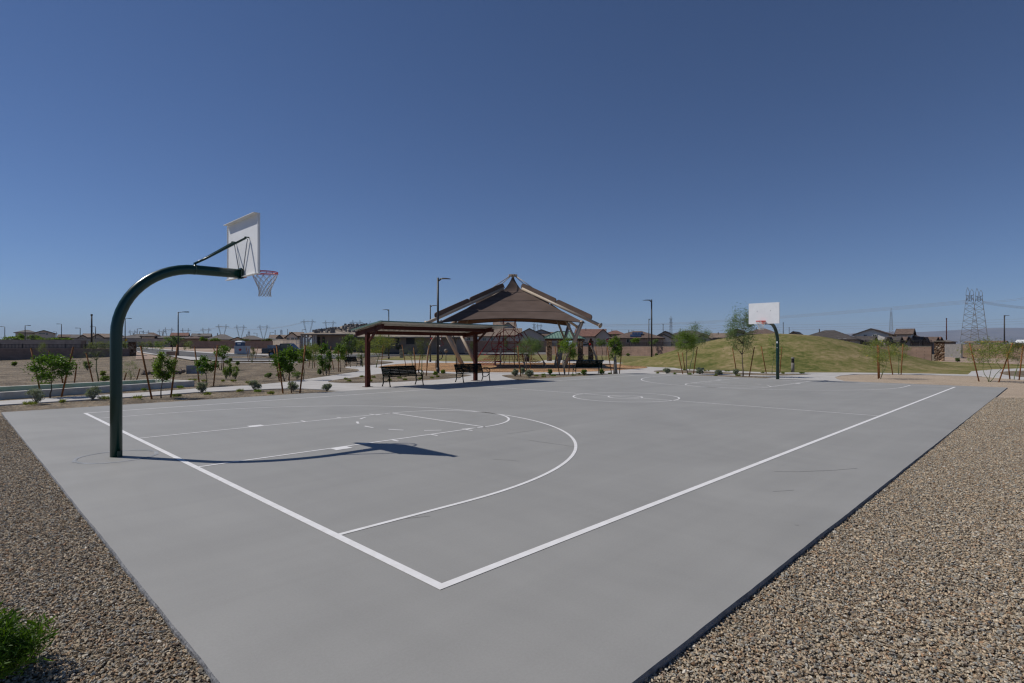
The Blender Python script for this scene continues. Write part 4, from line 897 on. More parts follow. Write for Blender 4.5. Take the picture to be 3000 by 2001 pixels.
house('house', 'brown house with raised upper gable left of the road-bend street lamp', [(444, 500, 152, 989.5, 983.5, 'side', 12, TG, ST), (446, 493, 156, 982.5, 975, 'hip', 12, TB, ST)], [(455, 461, 991, 994, 152)])
house('house', 'two-level house with reddish upper roof behind the road-bend street lamp', [(501, 548, 154, 983, 975, 'side', 12, TR, SD), (488, 556, 150, 990, 985, 'hip', 10, TG, SD)], [(512, 518, 985, 988, 154)])
house('house', 'low brown-roofed house tucked below the reddish two-level roof', [(545, 594, 148, 991, 985.5, 'hip', 12, TB, SD)])
house('house', 'grey-roofed two-level house with dark shaded gable end', [(562, 614, 156, 984.5, 977, 'side', 12, TG, SG), (590, 620, 160, 985, 977, 'front', 10, TG, SG)])
house('house', 'wide grey hip-roofed house with small front gable behind dark wall', [(604, 690, 138, 993.5, 979.5, 'hip', 18, TG, ST), (646, 690, 134, 994, 986.5, 'front', 8, TB, ST)], [(651, 686, 998, 1003, 134)])
house('house', 'low grey hip-roofed house with two stepped roofs behind the dark wall', [(691, 775, 138, 994, 983.2, 'hip', 16, TG, SD), (748, 792, 134, 995, 988, 'hip', 10, TG, SD)])
house('house', 'tan roof slope house with dark gable beside the pale gabled house', [(787, 838, 140, 995, 981, 'side', 16, TT, SG), (812, 842, 142, 994, 980.5, 'front', 10, TT, SG)])
house('house', 'pale cream gabled house with three small front windows', [(834, 876, 128, 988, 972.3, 'front', 12, TB, SC), (854, 896, 130, 983, 972.8, 'side', 12, TT, SC)], [(841, 848, 990.5, 995, 128), (853.5, 860, 990, 995, 128), (864, 871, 990, 995, 128)])
# unfinished house with tile stacks
M['stack'] = mat('grey_tile_stack', (.20, .185, .17), .9, c2=(.28, .26, .24), scale=9)
def unfinished():
    t = thing('unfinished_house', 'unfinished grey house under construction with stacked tiles on its roof', 'house', (XA(1000, 112), 112, 0)); ox, oy = XA(1000, 112), 112
    z0 = 1.2
    bl = [(880, 1016, 110, 977.8, 963, 12, 5.5, 'stucco_dark'), (894, 1345, 116, 986.3, 950.5, 22, 5.5, 'stucco_dark')]
    q = MB(); g = MB(); roofs = []
    for p0, p1, Y, ev, rg, dp, ins, wmt in bl:
        x0, x1 = XA(p0, Y) - ox, XA(p1, Y) - ox; y0, y1 = Y - oy, Y - oy + dp; ze = ZA(ev, Y); zr = ZA(rg, Y + dp / 2); zm = (y0 + y1) / 2
        V = [(x0, y0, ze), (x1, y0, ze), (x1, y1, ze), (x0, y1, ze), (x0 + ins, zm, zr), (x1 - ins, zm, zr)]; Fc = [(0, 1, 5, 4), (1, 2, 5), (2, 3, 4, 5), (3, 0, 4), (3, 2, 1, 0)]
        r = MB(); r.add(V, Fc); r.add([(a, b, ze - .25) for a, b, _ in V[:4]] + V[:4], [(i, (i + 1) % 4, 4 + (i + 1) % 4, 4 + i) for i in range(4)]); r.build('roof', M['felt'], t); roofs.append(V)
        m = MB(); m.bx(x0 + 1.6, x1 - .6, y0 + 1.8, y1 - .6, 0, ze - .26); m.build('wall', M[wmt], t)
    for px in (884, 892, 902, 919, 925): m = MB(); m.box((XA(px, 110.6) - ox, -1.3, 2.6), (.35, .35, 3.3)); m.build('porch_post', M['stucco_grey'], t)
    for a, b in ((930, 938), (945, 952), (1000, 1012), (1110, 1122), (1160, 1170), (1190, 1215)):
        Y = 111.85 if a < 960 else 117.85; m = MB(); m.bx(XA(a, Y) - ox, XA(b, Y) - ox, Y - oy - .08, Y - oy - .01, 1.6 if a < 960 else 2.2, 3.7); m.build('dark_opening_panel', M['bronze'], t)  # dark slabs laid on the wall, their colour standing for the unlit inside
    m = MB()
    for (pa, pb, py) in ((868, 925, 999), (868, 925, 1006)): m.beam((XA(pa, 107) - ox, -5, ZA(py, 107)), (XA(pb, 107) - ox, -5, ZA(py, 107)), .08, .06)
    for px in (868, 878, 890, 903, 915): m.beam((XA(px, 107) - ox, -5, 1.2), (XA(px, 107) - ox, -5, ZA(988, 107)), .06, .06)
    m.build('scaffold', M['steel'], t)
    m = MB(); m.beam((XA(922, 112.5) - ox, .8, ZA(974, 112)), (XA(933, 114) - ox, 2.2, ZA(968, 114)), .12, .2); m.build('plank', M['wood'], t)
    rk = random.Random(8); first = None
    def stack(p, tilt):
        nonlocal first
        if first is None:
            s = MB(); r2 = random.Random(1)
            for k in range(5): s.box((r2.uniform(-.02, .02), r2.uniform(-.02, .02), .07 + k * .11), (.66 + r2.uniform(-.03, .03), .48, .085))
            s.box((0, 0, .27), (.58, .40, .54)); o = s.build('tile_stack', M['stack']); first = o
            prop(o, 'small stack of grey tiles waiting on the unfinished roof', 'tile stack', 'tile stacks on the unfinished roof')
        else: o = first.copy(); COL.objects.link(o)
        o.scale = (rk.uniform(.62, .9),) * 3; o.location = (p[0] + ox, p[1] + oy, p[2]); o.rotation_euler = (R(-rk.uniform(0, 14)), R(rk.uniform(-22, 22)) + tilt, rk.uniform(-.7, .7))
    for V, rows, cols, u0, u1 in ((roofs[0], 3, 8, .16, .84), (roofs[1], 7, 27, .03, .66)):
        for i in range(rows):
            v = (i + .7) / (rows + .3)
            if V is roofs[1] and i < 2: continue
            for k in range(cols):
                if rk.random() < .08: continue
                u = u0 + (u1 - u0) * (k + .5 * (i % 2)) / cols; a = Vector(V[0]).lerp(Vector(V[1]), u); b = Vector(V[4]).lerp(Vector(V[5]), u); p = a.lerp(b, v)
                stack(p + Vector((rk.uniform(-.35, .35), rk.uniform(-.2, .2), -.02)), 0)
    for k in range(9): p = Vector(roofs[0][0]).lerp(Vector(roofs[0][4]), .35 + .07 * k); stack(p + Vector((0, -.1, 0)), 0)
unfinished()
house('house', 'beige house with front windows seen below the shelter roof', [(1262, 1362, 168, 984, 976, 'side', 12, TG, ST), (1266, 1306, 164, 985, 978.5, 'front', 8, TB, ST), (1340, 1392, 166, 984.5, 978, 'hip', 10, TG, ST)], [(1286, 1297, 990, 997, 164), (1336, 1342, 989.5, 997, 168), (1365, 1375, 989, 997, 166)])
house('house', 'large two-storey house with brown roof behind the rope climber', [(1443, 1513, 178, 962, 943.5, 'side', 14, TT, SG), (1464, 1512, 176, 961, 944, 'front', 10, TT, SG), (1395, 1530, 166, 984, 961.5, 'side', 18, TT, SG), (1504, 1594, 162, 983.5, 961, 'front', 14, TT, SG)], [(1412, 1422, 990, 998, 166), (1437, 1444, 988, 998, 166), (1470, 1482, 989, 998, 166)])
house('house', 'grey gabled house behind the green pavilion roof', [(1560, 1612, 190, 973, 964.5, 'front', 14, TG, SG), (1560, 1660, 186, 984, 972.5, 'side', 14, TB, SG)])
house('house', 'red-tiled house with dark shaded gable right of the green pavilion', [(1680, 1776, 158, 984.5, 964, 'side', 20, TR, SG), (1744, 1796, 156, 986, 964, 'front', 12, TR, SG)], ())
house('house', 'brown hip-roofed house just behind the red-tiled gable', [(1768, 1832, 182, 978, 968, 'hip', 16, TR, SD)])
def solar(t, ox, oy):
    Y = 141.5; q = MB()
    for r in range(2):
        for k in range(4 - r): 
            x = XA(1842 + k * 7.6 + r * -1, Y) - ox; q.beam((x, Y - oy + r * -1.4, ZA(977, Y) - r * .62), (x + .62, Y - oy + r * -1.4, ZA(977, Y) - r * .62), 1.35, .05)
    q = MB(); z0, z1 = ZA(987, 139), ZA(976.5, 144); 
    for (a, b, c, d) in ((1839, 1866, 0, 1), (1846, 1872, .5, .93)):
        pass
    for r in range(2):
        for k in range(4):
            xa = XA(1840 + k * 7.8 + r * 5, 140) - ox; xb = xa + .63; ya, yb = 139.2 - oy + r * 2.2, 141.2 - oy + r * 2.2; za, zb = ZA(987.2, 139) + r * .62 + .12, ZA(987.2, 139) + .56 + r * .62 + .12
            q.add([(xa, ya, za), (xb, ya, za), (xb, yb, zb), (xa, yb, zb), (xa, ya, za - .05), (xb, ya, za - .05), (xb, yb, zb - .05), (xa, yb, zb - .05)], [(0, 1, 2, 3), (7, 6, 5, 4), (0, 4, 5, 1), (1, 5, 6, 2), (2, 6, 7, 3), (3, 7, 4, 0)])
    q.build('solar_panel', M['solar'], t)
house('house', 'brown hip-roofed house with solar panels on its front slope', [(1780, 1945, 138, 989, 970, 'hip', 20, TB, SD)], [(1836, 1851, 993, 1004, 138)], solar)
house('house', 'dark-roofed house with two front gables beside the solar-panel house', [(1930, 2096, 144, 987.5, 968, 'hip', 18, TD, ST), (1940, 2014, 138, 988, 968.5, 'front', 10, TD, ST), (1956, 2008, 136, 990, 978, 'front', 8, TD, SC)], [(1962, 1972, 994, 1001, 136)])
house('house', 'tan scalloped-tile house with twin gables beside the mound slope', [(2076, 2146, 134, 988, 976, 'side', 12, TT, SG), (2068, 2122, 128, 992, 980, 'front', 8, TT, SG)], [(2090, 2104, 994, 998, 128)])
house('house', 'brown-roofed house with grey gable behind the tall feathery tree', [(2128, 2192, 136, 981, 962.5, 'front', 12, TB, SG), (2160, 2262, 138, 978.5, 963.5, 'hip', 18, TB, SG)])
house('house', 'dark hip-roofed house emerging behind the right slope of the mound', [(2334, 2498, 112, 993, 968, 'hip', 18, TD, ST), (2340, 2405, 108, 991, 968.5, 'front', 8, TD, ST), (2372, 2420, 105, 993, 980, 'front', 6, TD, ST)], [(2451, 2455, 994, 1004, 112), (2464, 2469, 993, 1004, 112)])
house('house', 'pale two-storey house with wide gable beyond the mound', [(2503, 2600, 128, 979, 961.8, 'front', 14, TB, SC), (2476, 2640, 120, 999.5, 984.5, 'side', 10, TD, SD), (2570, 2614, 132, 979, 965, 'side', 10, TB, SC)], [(2534, 2540, 981, 984.5, 128), (2556, 2565, 980.5, 986.5, 128)])
house('house', 'brown hip-roofed house below the thin lattice tower', [(2604, 2670, 132, 984, 970.5, 'hip', 14, TB, SD)])
for i, (a, b, m, lab) in enumerate(((2590, 2633, TD, 'small grey-roofed house first in the row of gables'), (2626, 2653, TB, 'small brown gabled house second in the row of gables'), (2650, 2696, TB, 'wider brown gabled house third in the row of gables'), (2690, 2738, TB, 'dark brown gabled house fourth in the row of gables'), (2716, 2750, TR, 'red-roofed house at the end of the row of gables'))):
    Y = 120 + i * 4; house('house', lab, [(a, b - 3, Y, 1000.5, 986 + i * .3, 'side', 9, m, SD), (b - 16, b, Y - 2, 1001, 987, 'front', 6, m, SD)])
house('house', 'low grey-roofed house behind the far stone pillar', [(2740, 2786, 170, 1000, 996, 'hip', 10, TG, SD)])
for px, w_, Y, top, lab, rm, wm in ((2986, 22, 300, 995.5, 'small white shed roof far beyond the dirt at the picture edge', 'white_board', 'stucco_cream'), (2905, 60, 330, 998.5, 'long low reddish far building below the hills', TR, SC), (2840, 26, 340, 999, 'low pale far building between the lattice tower legs', TT, SC)):
    house('house', lab, [(px - w_ / 2, px + w_ / 2, Y, 1003, top, 'side', 14, rm, wm)])
# ------------------------------------------------------------------ vegetation
def leaves(name, centers, n, spread, size, aspect, m, parent, seed, droop=0, flowers=0, up=.3):
    rg = np.random.default_rng(seed); C = np.array(centers, float); k = rg.integers(0, len(C), n)
    sp = np.array(spread, float) if np.ndim(spread) else np.full(3, spread)
    P_ = C[k] + rg.normal(0, 1, (n, 3)) * sp * rg.uniform(.3, 1.05, (n, 1))
    d = rg.normal(0, 1, (n, 3)); d[:, 2] = d[:, 2] * .6 + up - droop; d /= np.linalg.norm(d, axis=1)[:, None]
    nn = rg.normal(0, 1, (n, 3)); s = np.cross(d, nn); s /= np.linalg.norm(s, axis=1)[:, None] + 1e-9
    L = size * rg.uniform(.6, 1.4, (n, 1)); W = L * aspect
    V = np.stack([P_, P_ + d * L * .5 + s * W * .5, P_ + d * L, P_ + d * L * .5 - s * W * .5], 1).reshape(-1, 3)
    V[:, 2] = np.maximum(V[:, 2], .01)
    me = bpy.data.meshes.new(name); me.vertices.add(n * 4); me.vertices.foreach_set('co', V.astype(np.float32).ravel())
    me.loops.add(n * 4); me.loops.foreach_set('vertex_index', np.arange(n * 4, dtype=np.int32))
    me.polygons.add(n); me.polygons.foreach_set('loop_start', np.arange(0, n * 4, 4, dtype=np.int32)); me.polygons.foreach_set('loop_total', np.full(n, 4, np.int32))
    tint = np.clip(rg.random(len(C))[k] * .5 + rg.random(n) * .5, 0, 1)
    at = me.attributes.new('v', 'FLOAT', 'FACE'); at.data.foreach_set('value', tint.astype(np.float32))
    me.materials.append(m)
    if flowers:
        me.materials.append(M['yellow']); me.polygons.foreach_set('material_index', (rg.random(n) < flowers).astype(np.int32))
    me.update(calc_edges=True); o = bpy.data.objects.new(name, me); COL.objects.link(o); o.parent = parent; return o
def tree(name, label, X, Y, z0, h, cb, wd, style, bark, leaf, seed, n=1500, stems=1, lean=0, clumps=None, flowers=0, trunk=.03, lx=0, group=None, size=None, yw=None):
    """h total height, cb height of the crown's underside, wd crown width (m)"""
    rg = random.Random(seed); t = thing(name, label, 'tree', (X, Y, z0), 0, group or 'young park trees')
    q = MB(); cz, rz = (h + cb) / 2, (h - cb) / 2; cen = []
    K = clumps or 12
    for k in range(K):
        while True:
            v = Vector((rg.uniform(-1, 1), rg.uniform(-1, 1), rg.uniform(-1, 1)))
            if .25 < v.length < 1: break
        v = v.normalized() * (v.length ** .6)
        prof = 1 if style != 'vase' else .55 + .45 * (v.z + 1) / 2
        cen.append(Vector((lx + v.x * wd / 2 * .82 * prof, v.y * (yw or wd) / 2 * .82 * prof, cz + v.z * rz * .85)))
    fork = Vector((lean * cb * .9 + lx * .5, 0, cb * (.95 if stems == 1 else .25)))
    st = []
    for s in range(stems):
        f = fork + (Vector((rg.uniform(-.2, .2) * wd, rg.uniform(-.2, .2) * wd, cb * .55)) if stems > 1 else Vector((0, 0, 0)))
        a = Vector((0, 0, -.05)); mids = [a.lerp(f, u) + Vector((rg.uniform(-1, 1), rg.uniform(-1, 1), 0)) * .05 * cb * math.sin(u * 3.14) for u in (0, .3, .6, 1)]
        r0 = trunk / (1 if stems == 1 else 1.6); q.tube(mids, [r0 * 1.2, r0, r0 * .85, r0 * .7], 7); st.append((mids[-1], r0 * .6))
    lead = []
    for b, r in st:
        top = b.lerp(Vector((lx * .8 + rg.uniform(-.1, .1) * wd, rg.uniform(-.1, .1) * wd, h * .93)), 1)
        pts = [b.lerp(top, u) + Vector((rg.uniform(-1, 1), rg.uniform(-1, 1), 0)) * wd * .05 * (u > 0) for u in (0, .25, .5, .75, 1)]
        q.tube(pts, [r * 1.1, r * .85, r * .6, r * .38, r * .15], 6); lead += [(p, r * (1 - .8 * k / 4)) for k, p in enumerate(pts[:4])]
    for i, c in enumerate(cen):
        low = [(p, r) for p, r in lead if p.z < c.z - .1 * (c - p).length] or lead[:1]
        b, r = min(low, key=lambda a: (a[0] - c).length); m1 = b.lerp(c, .45) + Vector((rg.uniform(-1, 1), rg.uniform(-1, 1), rg.uniform(0, 1.2))) * wd * .05
        q.tube([b, m1, c], [r, r * .6, r * .25], 5)
        for _ in range(3 if style != 'bare' else 6):
            e = c + Vector((rg.uniform(-1, 1), rg.uniform(-1, 1), rg.uniform(-.6, 1))) * wd * .17; q.tube([c.lerp(m1, .3), e], [r * .3, r * .1], 4)
    q.build('trunk', M[bark], t)
    S = {'broad': (.060, .5, .105, 0, .2), 'feather': (.10, .15, .13, .25, .2), 'fine': (.05, .16, .13, 0, .5), 'vase': (.06, .2, .11, 0, .7), 'bare': (.05, .15, .14, .2, .3), 'will': (.10, .11, .12, .9, .1)}[style]
    sz = (size or S[0]); leaves('crown', [tuple(c) for c in cen], n, (wd * S[2], (yw or wd) * S[2], rz * 2 * S[2]), sz, S[1], L_[leaf], t, seed, S[3], flowers, S[4])
    return t
def stake(label, b, tp, Y=None, Yt=None, r=.03):
    """b, tp: base and top (px, py); top assumed at the same depth unless Yt"""
    X0, Y0 = P(b[0], b[1]) if Y is None else (XA(b[0], Y), Y)
    z0 = 0 if Y is None else ZA(b[1], Y); Yt = Yt or Y0
    A = Vector((X0, Y0, z0)); B = Vector((XA(tp[0], Yt), Yt, ZA(tp[1], Yt))); d = B - A
    q = MB(); q.tube([-d * .03, d * .5, d], [r, r, r], 7); q.tube([d * .985, d * 1.0], r * 1.15, 7); o = q.build('tree_stake', M['rust']); o.location = A; prop(o, label, 'tree stake', 'rusty tree stakes'); return o
TR_ = []
def T(phrase, base, crown, style, bark, leaf, stakes=(), n=1500, Y=None, **kw):
    """base (px,py); crown (px0,px1,top,bottom)"""
    X, Yb = P(*base) if Y is None else (XA(base[0], Y), Y); z0 = -.03 if Y is None else ZA(base[1], Y)
    k = Yb / F; h = ZA(crown[2], Yb) - z0; cb = ZA(crown[3], Yb) - z0; wd = (crown[1] - crown[0]) * k; lx = ((crown[0] + crown[1]) / 2 - base[0]) * k
    seed = int(base[0] * 3 + base[1]); kw.setdefault('name', 'young_tree'); nm = kw.pop('name')
    n = int(n * (1.7 if style == 'feather' else 1.3)); t = tree(nm, phrase, X, Yb, z0, h, max(cb, .15), wd, style, bark, leaf, seed, n, lx=lx, **kw)
    short = kw.get('group')
    names = ['first', 'second', 'third', 'fourth']
    for i, sk in enumerate(stakes):
        b, tp = sk[0], sk[1]; w0 = phrase.split(' ', 0)
        side = 'leaning outward' if (tp[0] - b[0]) < -3 or (tp[0] - b[0]) > 3 else 'upright'
        lab = f"rusty {side} stake {'left' if b[0] < base[0] else 'right'} of {sk[2] if len(sk) > 2 else ''}".strip()
        stake(lab, b, tp, Y=None if len(sk) < 4 else sk[3])
    return t
def SK(name, *lst): return [(b, tp, name) for b, tp in lst]
T('dark green bushy young tree before the bocce court', (147, 1161), (94, 212, 1041, 1122), 'broad', 'bark', 'deep', SK('the dark bushy tree before the bocce court', ((117, 1143), (90.7, 1020)), ((181, 1157.8), (214.7, 1016.6))), 3000, clumps=22, trunk=.022, size=.075)
T('wispy almost leafless tree with long arching twigs behind the bocce court', (289, 1117.6), (222, 330, 1003, 1052), 'bare', 'bark_green', 'olive', SK('the wispy tree behind the bocce court', ((272, 1118.8), (252.5, 1033.8))), 420, clumps=26, trunk=.028)
T('pale green young tree top showing over the dark bushy tree', (118, 1086), (92, 140, 1001, 1038), 'fine', 'bark_green', 'pale', SK('the pale green tree top behind the dark bushy tree', ((137, 1086), (144, 1027))), 900, trunk=.03)
T('sparse pinkish dry young tree between dark bushy tree and its stake', (193, 1122), (182, 208, 1036, 1056), 'bare', 'bark_pale', 'olive', SK('the sparse dry tree by the bocce court', ((218, 1121), (225, 1066)), ((184, 1122), (178, 1094))), 150, clumps=8, trunk=.015)
T('loose bright shrubby tree beyond the bocce kerb beside the near hoop pole', (381, 1113), (358, 408, 1058, 1107), 'fine', 'bark', 'mid', SK('the shrubby tree beside the near hoop pole', ((364, 1114), (370, 1092)), ((400.6, 1112), (410, 1079.7))), 1100, stems=3, trunk=.02)
T('upright light green young tree nearest the end of the bocce court', (472, 1162), (448, 511, 1026, 1116), 'broad', 'bark', 'mid', SK('the light green tree by the bocce end', ((444, 1164.7), (412, 1014)), ((501, 1160), (520.5, 1009.7))), 2300, clumps=16, trunk=.02, size=.07)
T('dark leafy young tree with crooked thin trunk past the bocce court', (605.5, 1126.8), (572, 632, 1046, 1096), 'broad', 'bark', 'deep', SK('the crooked trunk tree past the bocce court', ((583.7, 1122), (570, 1015.5)), ((626, 1126.8), (637.6, 1010.9))), 1700, clumps=14, trunk=.02, size=.08)
T('leafy young tree before the portable toilet across the gravel', (648, 1082), (624, 682, 1012, 1050), 'broad', 'bark', 'deep', SK('the leafy tree before the portable toilet', ((643, 1082), (625, 1017.8)), ((653.7, 1082), (657, 1038))), 1200, clumps=12, trunk=.035, size=.1)
T('sparse upright willow with four stakes beside the road kerb', (738, 1061.5), (726, 752, 1014, 1046), 'vase', 'bark_green', 'olive', SK('the willow beside the road kerb', ((728.3, 1060.2), (721.4, 1017.8)), ((731.7, 1057), (727.2, 1021.5)), ((739.8, 1061.4), (743, 1019.6)), ((746.7, 1055.6), (756, 1016.6))), 700, stems=3, trunk=.04, size=.1)
T('broad dark green young tree nearest the court, hiding the pickup truck', (854, 1147.5), (812, 870, 1015, 1092), 'broad', 'bark', 'deep', SK('the tree hiding the pickup truck', ((828.7, 1148.6), (810, 1009.7)), ((879, 1147.5), (895, 1011))), 3000, clumps=20, trunk=.02, size=.08)
T('dark green young tree close behind the broad court-side tree', (834, 1114), (792, 852, 1030, 1082), 'broad', 'bark', 'deep', SK('the tree close behind the broad court-side tree', ((818, 1114), (803, 1020)), ((846, 1112), (856, 1015))), 1600, clumps=14, trunk=.03, size=.09)
T('small leafy tree between the broad court-side tree and the shelter', (888, 1112), (866, 912, 1018, 1066), 'broad', 'bark', 'mid', (), 1200, clumps=12, trunk=.025, size=.09)
T('loose yellowish tree with thin stems left of the curving path', (915, 1078), (893, 940, 1000, 1062), 'fine', 'bark_green', 'pale', SK('the loose yellowish tree by the curving path', ((905, 1076), (912, 1026)), ((922, 1076), (917, 1030))), 1500, clumps=16, trunk=.03, size=.11)
T('pale fine-leaved tree directly behind the shelter near post', (1062, 1074), (1040, 1082, 992, 1052), 'fine', 'bark_green', 'pale', (), 1500, clumps=16, trunk=.03, size=.12)
T('leafy tree with low dark foliage clump by the curving path', (956, 1097), (930, 979, 1010, 1086), 'broad', 'bark', 'deep', SK('the tree with low dark foliage by the path', ((947, 1097), (941, 1014)), ((964, 1097), (970, 1014))), 2200, clumps=16, trunk=.03, size=.09)
T('bright leafy tree beside the path before the grey-green tree', (998, 1088), (975, 1016, 1008, 1062), 'broad', 'bark', 'mid', SK('the bright tree before the grey-green tree', ((992.4, 1087.8), (991.7, 1017.7)), ((978, 1083), (973, 1054))), 1600, clumps=14, trunk=.03, size=.09)
T('tall grey-green tree rising below the unfinished roof behind the sunlit bench', (1020, 1063), (998, 1046, 981, 1040), 'broad', 'bark', 'grey', SK('the tall grey-green tree behind the sunlit bench', ((1015, 1072.8), (1014.7, 1023.5))), 2200, clumps=16, trunk=.05, size=.14)
T('yellow-flowered green tree beside the shelter post', (1102, 1076), (1064, 1166, 979, 1046), 'fine', 'bark_green', 'pale', SK('the yellow-flowered tree beside the shelter post', ((1086, 1113), (1079, 1022)), ((1116.8, 1076), (1122.6, 1012))), 3200, clumps=24, trunk=.04, flowers=.05, size=.13)
T('thin twiggy tree with bent trunk behind the near sheltered bench', (1211, 1084), (1178, 1222, 1008, 1048), 'bare', 'bark_green', 'olive', SK('the bent twiggy tree behind the near bench', ((1190, 1078), (1177.7, 1009.7)), ((1220, 1103.8), (1212, 1017.7)), ((1226, 1092), (1231.6, 1039.6))), 350, clumps=16, trunk=.03)
T('upright wispy green tree with two-toned trunk left of the tall lamp post', (1235.5, 1102.7), (1212, 1262, 982, 1048), 'vase', 'bark_green', 'olive', SK('the wispy tree beside the tall lamp post', ((1248.8, 1100.4), (1256.8, 1012))), 1300, clumps=20, trunk=.03, size=.07)
T('rounded feathery young tree before the rope climber', (1539, 1095.7), (1506, 1594, 984, 1040), 'will', 'bark', 'grey', SK('the feathery tree before the rope climber', ((1525.6, 1102.6), (1517, 1016.5)), ((1553, 1080.8), (1559.6, 1012))), 3600, clumps=22, trunk=.03, size=.13)
T('multi-stemmed bright tree before the right canopy leg', (1654.8, 1096.8), (1631, 1702, 992, 1054), 'broad', 'bark_pale', 'mid', SK('the multi-stemmed tree before the canopy leg', ((1639, 1096.8), (1625, 1013)), ((1666, 1096.8), (1672, 1016.5))), 2400, clumps=18, stems=4, trunk=.035, size=.08)
T('stout-trunked bright green tree at the edge of the court strip', (1803, 1094.5), (1778, 1824, 984, 1052), 'broad', 'bark_pale', 'mid', SK('the stout-trunked tree by the court strip', ((1791.5, 1094.5), (1778.8, 1015)), ((1814.4, 1094.5), (1822, 1018.8))), 2400, clumps=16, trunk=.13, size=.085)
T('small round-headed tree on the lawn behind the stop sign', (1765, 1053), (1743, 1780, 989, 1016), 'broad', 'bark', 'grey', SK('the round-headed tree behind the stop sign', ((1751.5, 1058), (1744, 1012)), ((1775, 1053), (1778.5, 1014))), 1300, trunk=.05, size=.12)
T('feathery wide tree with stakes at the left foot of the mound', (2015.7, 1095), (1970, 2046, 968, 1032), 'feather', 'bark', 'mid', [((2000, 1095), (1986, 1031), 'the feathery wide tree at the mound foot'), ((2007, 1084.7), (1999, 1033), 'the feathery wide tree, farther back by the outer path'), ((2031.5, 1095), (2043, 1016), 'the feathery wide tree at the mound foot')], 3800, clumps=26, trunk=.03, size=.11)
T('darker feathery tree with high sparse top just behind the wide feathery tree', (2020, 1084), (2006, 2084, 944, 1016), 'feather', 'bark_green', 'grey', (), 1700, clumps=22, trunk=.03, size=.12)
T('tall airy feathery tree with dark trunk left of the far hoop', (2177, 1102.6), (2126, 2216, 905, 1036), 'feather', 'bark', 'grey', SK('the tall airy tree left of the far hoop', ((2158.9, 1098), (2145.8, 1019)), ((2195, 1102.6), (2210, 1017))), 4200, clumps=36, trunk=.035, size=.12)
T('thin young tree growing behind the far hoop pole', (2262, 1093), (2243, 2300, 958, 1056), 'fine', 'bark_green', 'mid', SK('the thin tree behind the far hoop pole', ((2244.7, 1093), (2230, 1015)), ((2284.7, 1092), (2290.6, 1016))), 1000, clumps=22, trunk=.02, size=.09)
T('yellow-flowered feathery tree on tan granite nearest the far baseline', (2579, 1108.5), (2520, 2632, 992, 1066), 'feather', 'bark_green', 'pale', SK('the flowered tree nearest the far baseline', ((2573, 1108.5), (2570.5, 1010)), ((2576.5, 1106.5), (2574.5, 1012))), 1300, clumps=30, trunk=.025, flowers=.035, stems=2, size=.11)
T('sparse flowered tree before the far fenced wall', (2633.8, 1095.5), (2600, 2664, 1000, 1054), 'feather', 'bark_green', 'pale', SK('the sparse flowered tree before the fenced wall', ((2615.4, 1096.7), (2601.7, 1012.9)), ((2640, 1096.7), (2645.7, 1009.4))), 900, clumps=20, trunk=.025, flowers=.03, size=.1)
T('wide feathery flowered tree between two long stakes on tan granite', (2897.4, 1117.3), (2826, 2962, 994, 1070), 'feather', 'bark_green', 'pale', SK('the wide flowered tree on tan granite', ((2868, 1116), (2840.4, 1004.8)), ((2926.5, 1118.5), (2966.7, 1004.8))), 2400, clumps=36, trunk=.025, stems=3, flowers=.02, size=.11)
T('feathery tree at the far right edge beside the path island', (2971, 1110.4), (2950, 3030, 996, 1064), 'feather', 'bark_green', 'olive', SK('the feathery tree beside the path island', ((2958.7, 1109.7), (2949.5, 1026.6)), ((2986, 1111.6), (2997, 1012.9))), 2200, clumps=26, trunk=.025, stems=2, flowers=.04, size=.09)
T('small tree with stakes in front of the tan fenced wall', (1914, 1041.5), (1900, 1928, 988, 1012), 'broad', 'bark', 'grey', SK('the small tree in front of the tan fenced wall', ((1904.6, 1033), (1901, 1009)), ((1922.7, 1035), (1926.3, 1006.8))), 900, trunk=.05, size=.15)
# yard and street trees
BGT = [(1861, 120, (1848, 1878, 989, 1008), 'mid', 'round green yard tree behind the fence by the solar-panel house'), (1806, 122, (1798, 1822, 986, 1010), 'olive', 'olive yard tree behind the fence near the stop sign'),
 (505, 1, (485, 536, 984, 1012), 'grey', 'large grey-green tree behind the road-bend street lamp'), (597, 122, (585, 605, 987, 1002), 'mid', 'round yard tree before the grey two-level house'), (629, 122, (615, 643, 991, 1003), 'mid', 'low yard tree before the wide grey hip roof'),
 (717, 121, (700, 740, 994, 1003), 'olive', 'low yard greenery above the dark wall'), (784, 121, (770, 798, 993, 1003), 'olive', 'small yard tree at the end of the dark wall'), (100, 112, (80, 112, 981, 1001), 'grey', 'grey-green tree before the two-storey beige house'),
 (140, 110, (112, 172, 988, 1000), 'mid', 'spreading green bush tree right of the two-storey house base'), (60, 118, (52, 74, 977, 998), 'mid', 'green tree left of the two-storey house'), (30, 112, (2, 58, 986, 1001), 'mid', 'low green tree mass at the left edge over the block wall'), (192, 112, (172, 216, 990, 1001), 'mid', 'green tree before the low brown-roofed house')]
for px, Y, cr, lf, lab in BGT:
    if Y == 1: Y = 98
    z0 = terrain(XA(px, Y), Y); tree('yard_tree', lab, XA(px, Y), Y, z0, ZA(cr[2], Y) - z0, max(.4, ZA(cr[3], Y) - z0), (cr[1] - cr[0]) * Y / F, 'broad', 'bark', lf, int(px), 1500, clumps=18, trunk=.09, group='trees of yards and verges', size=.22)
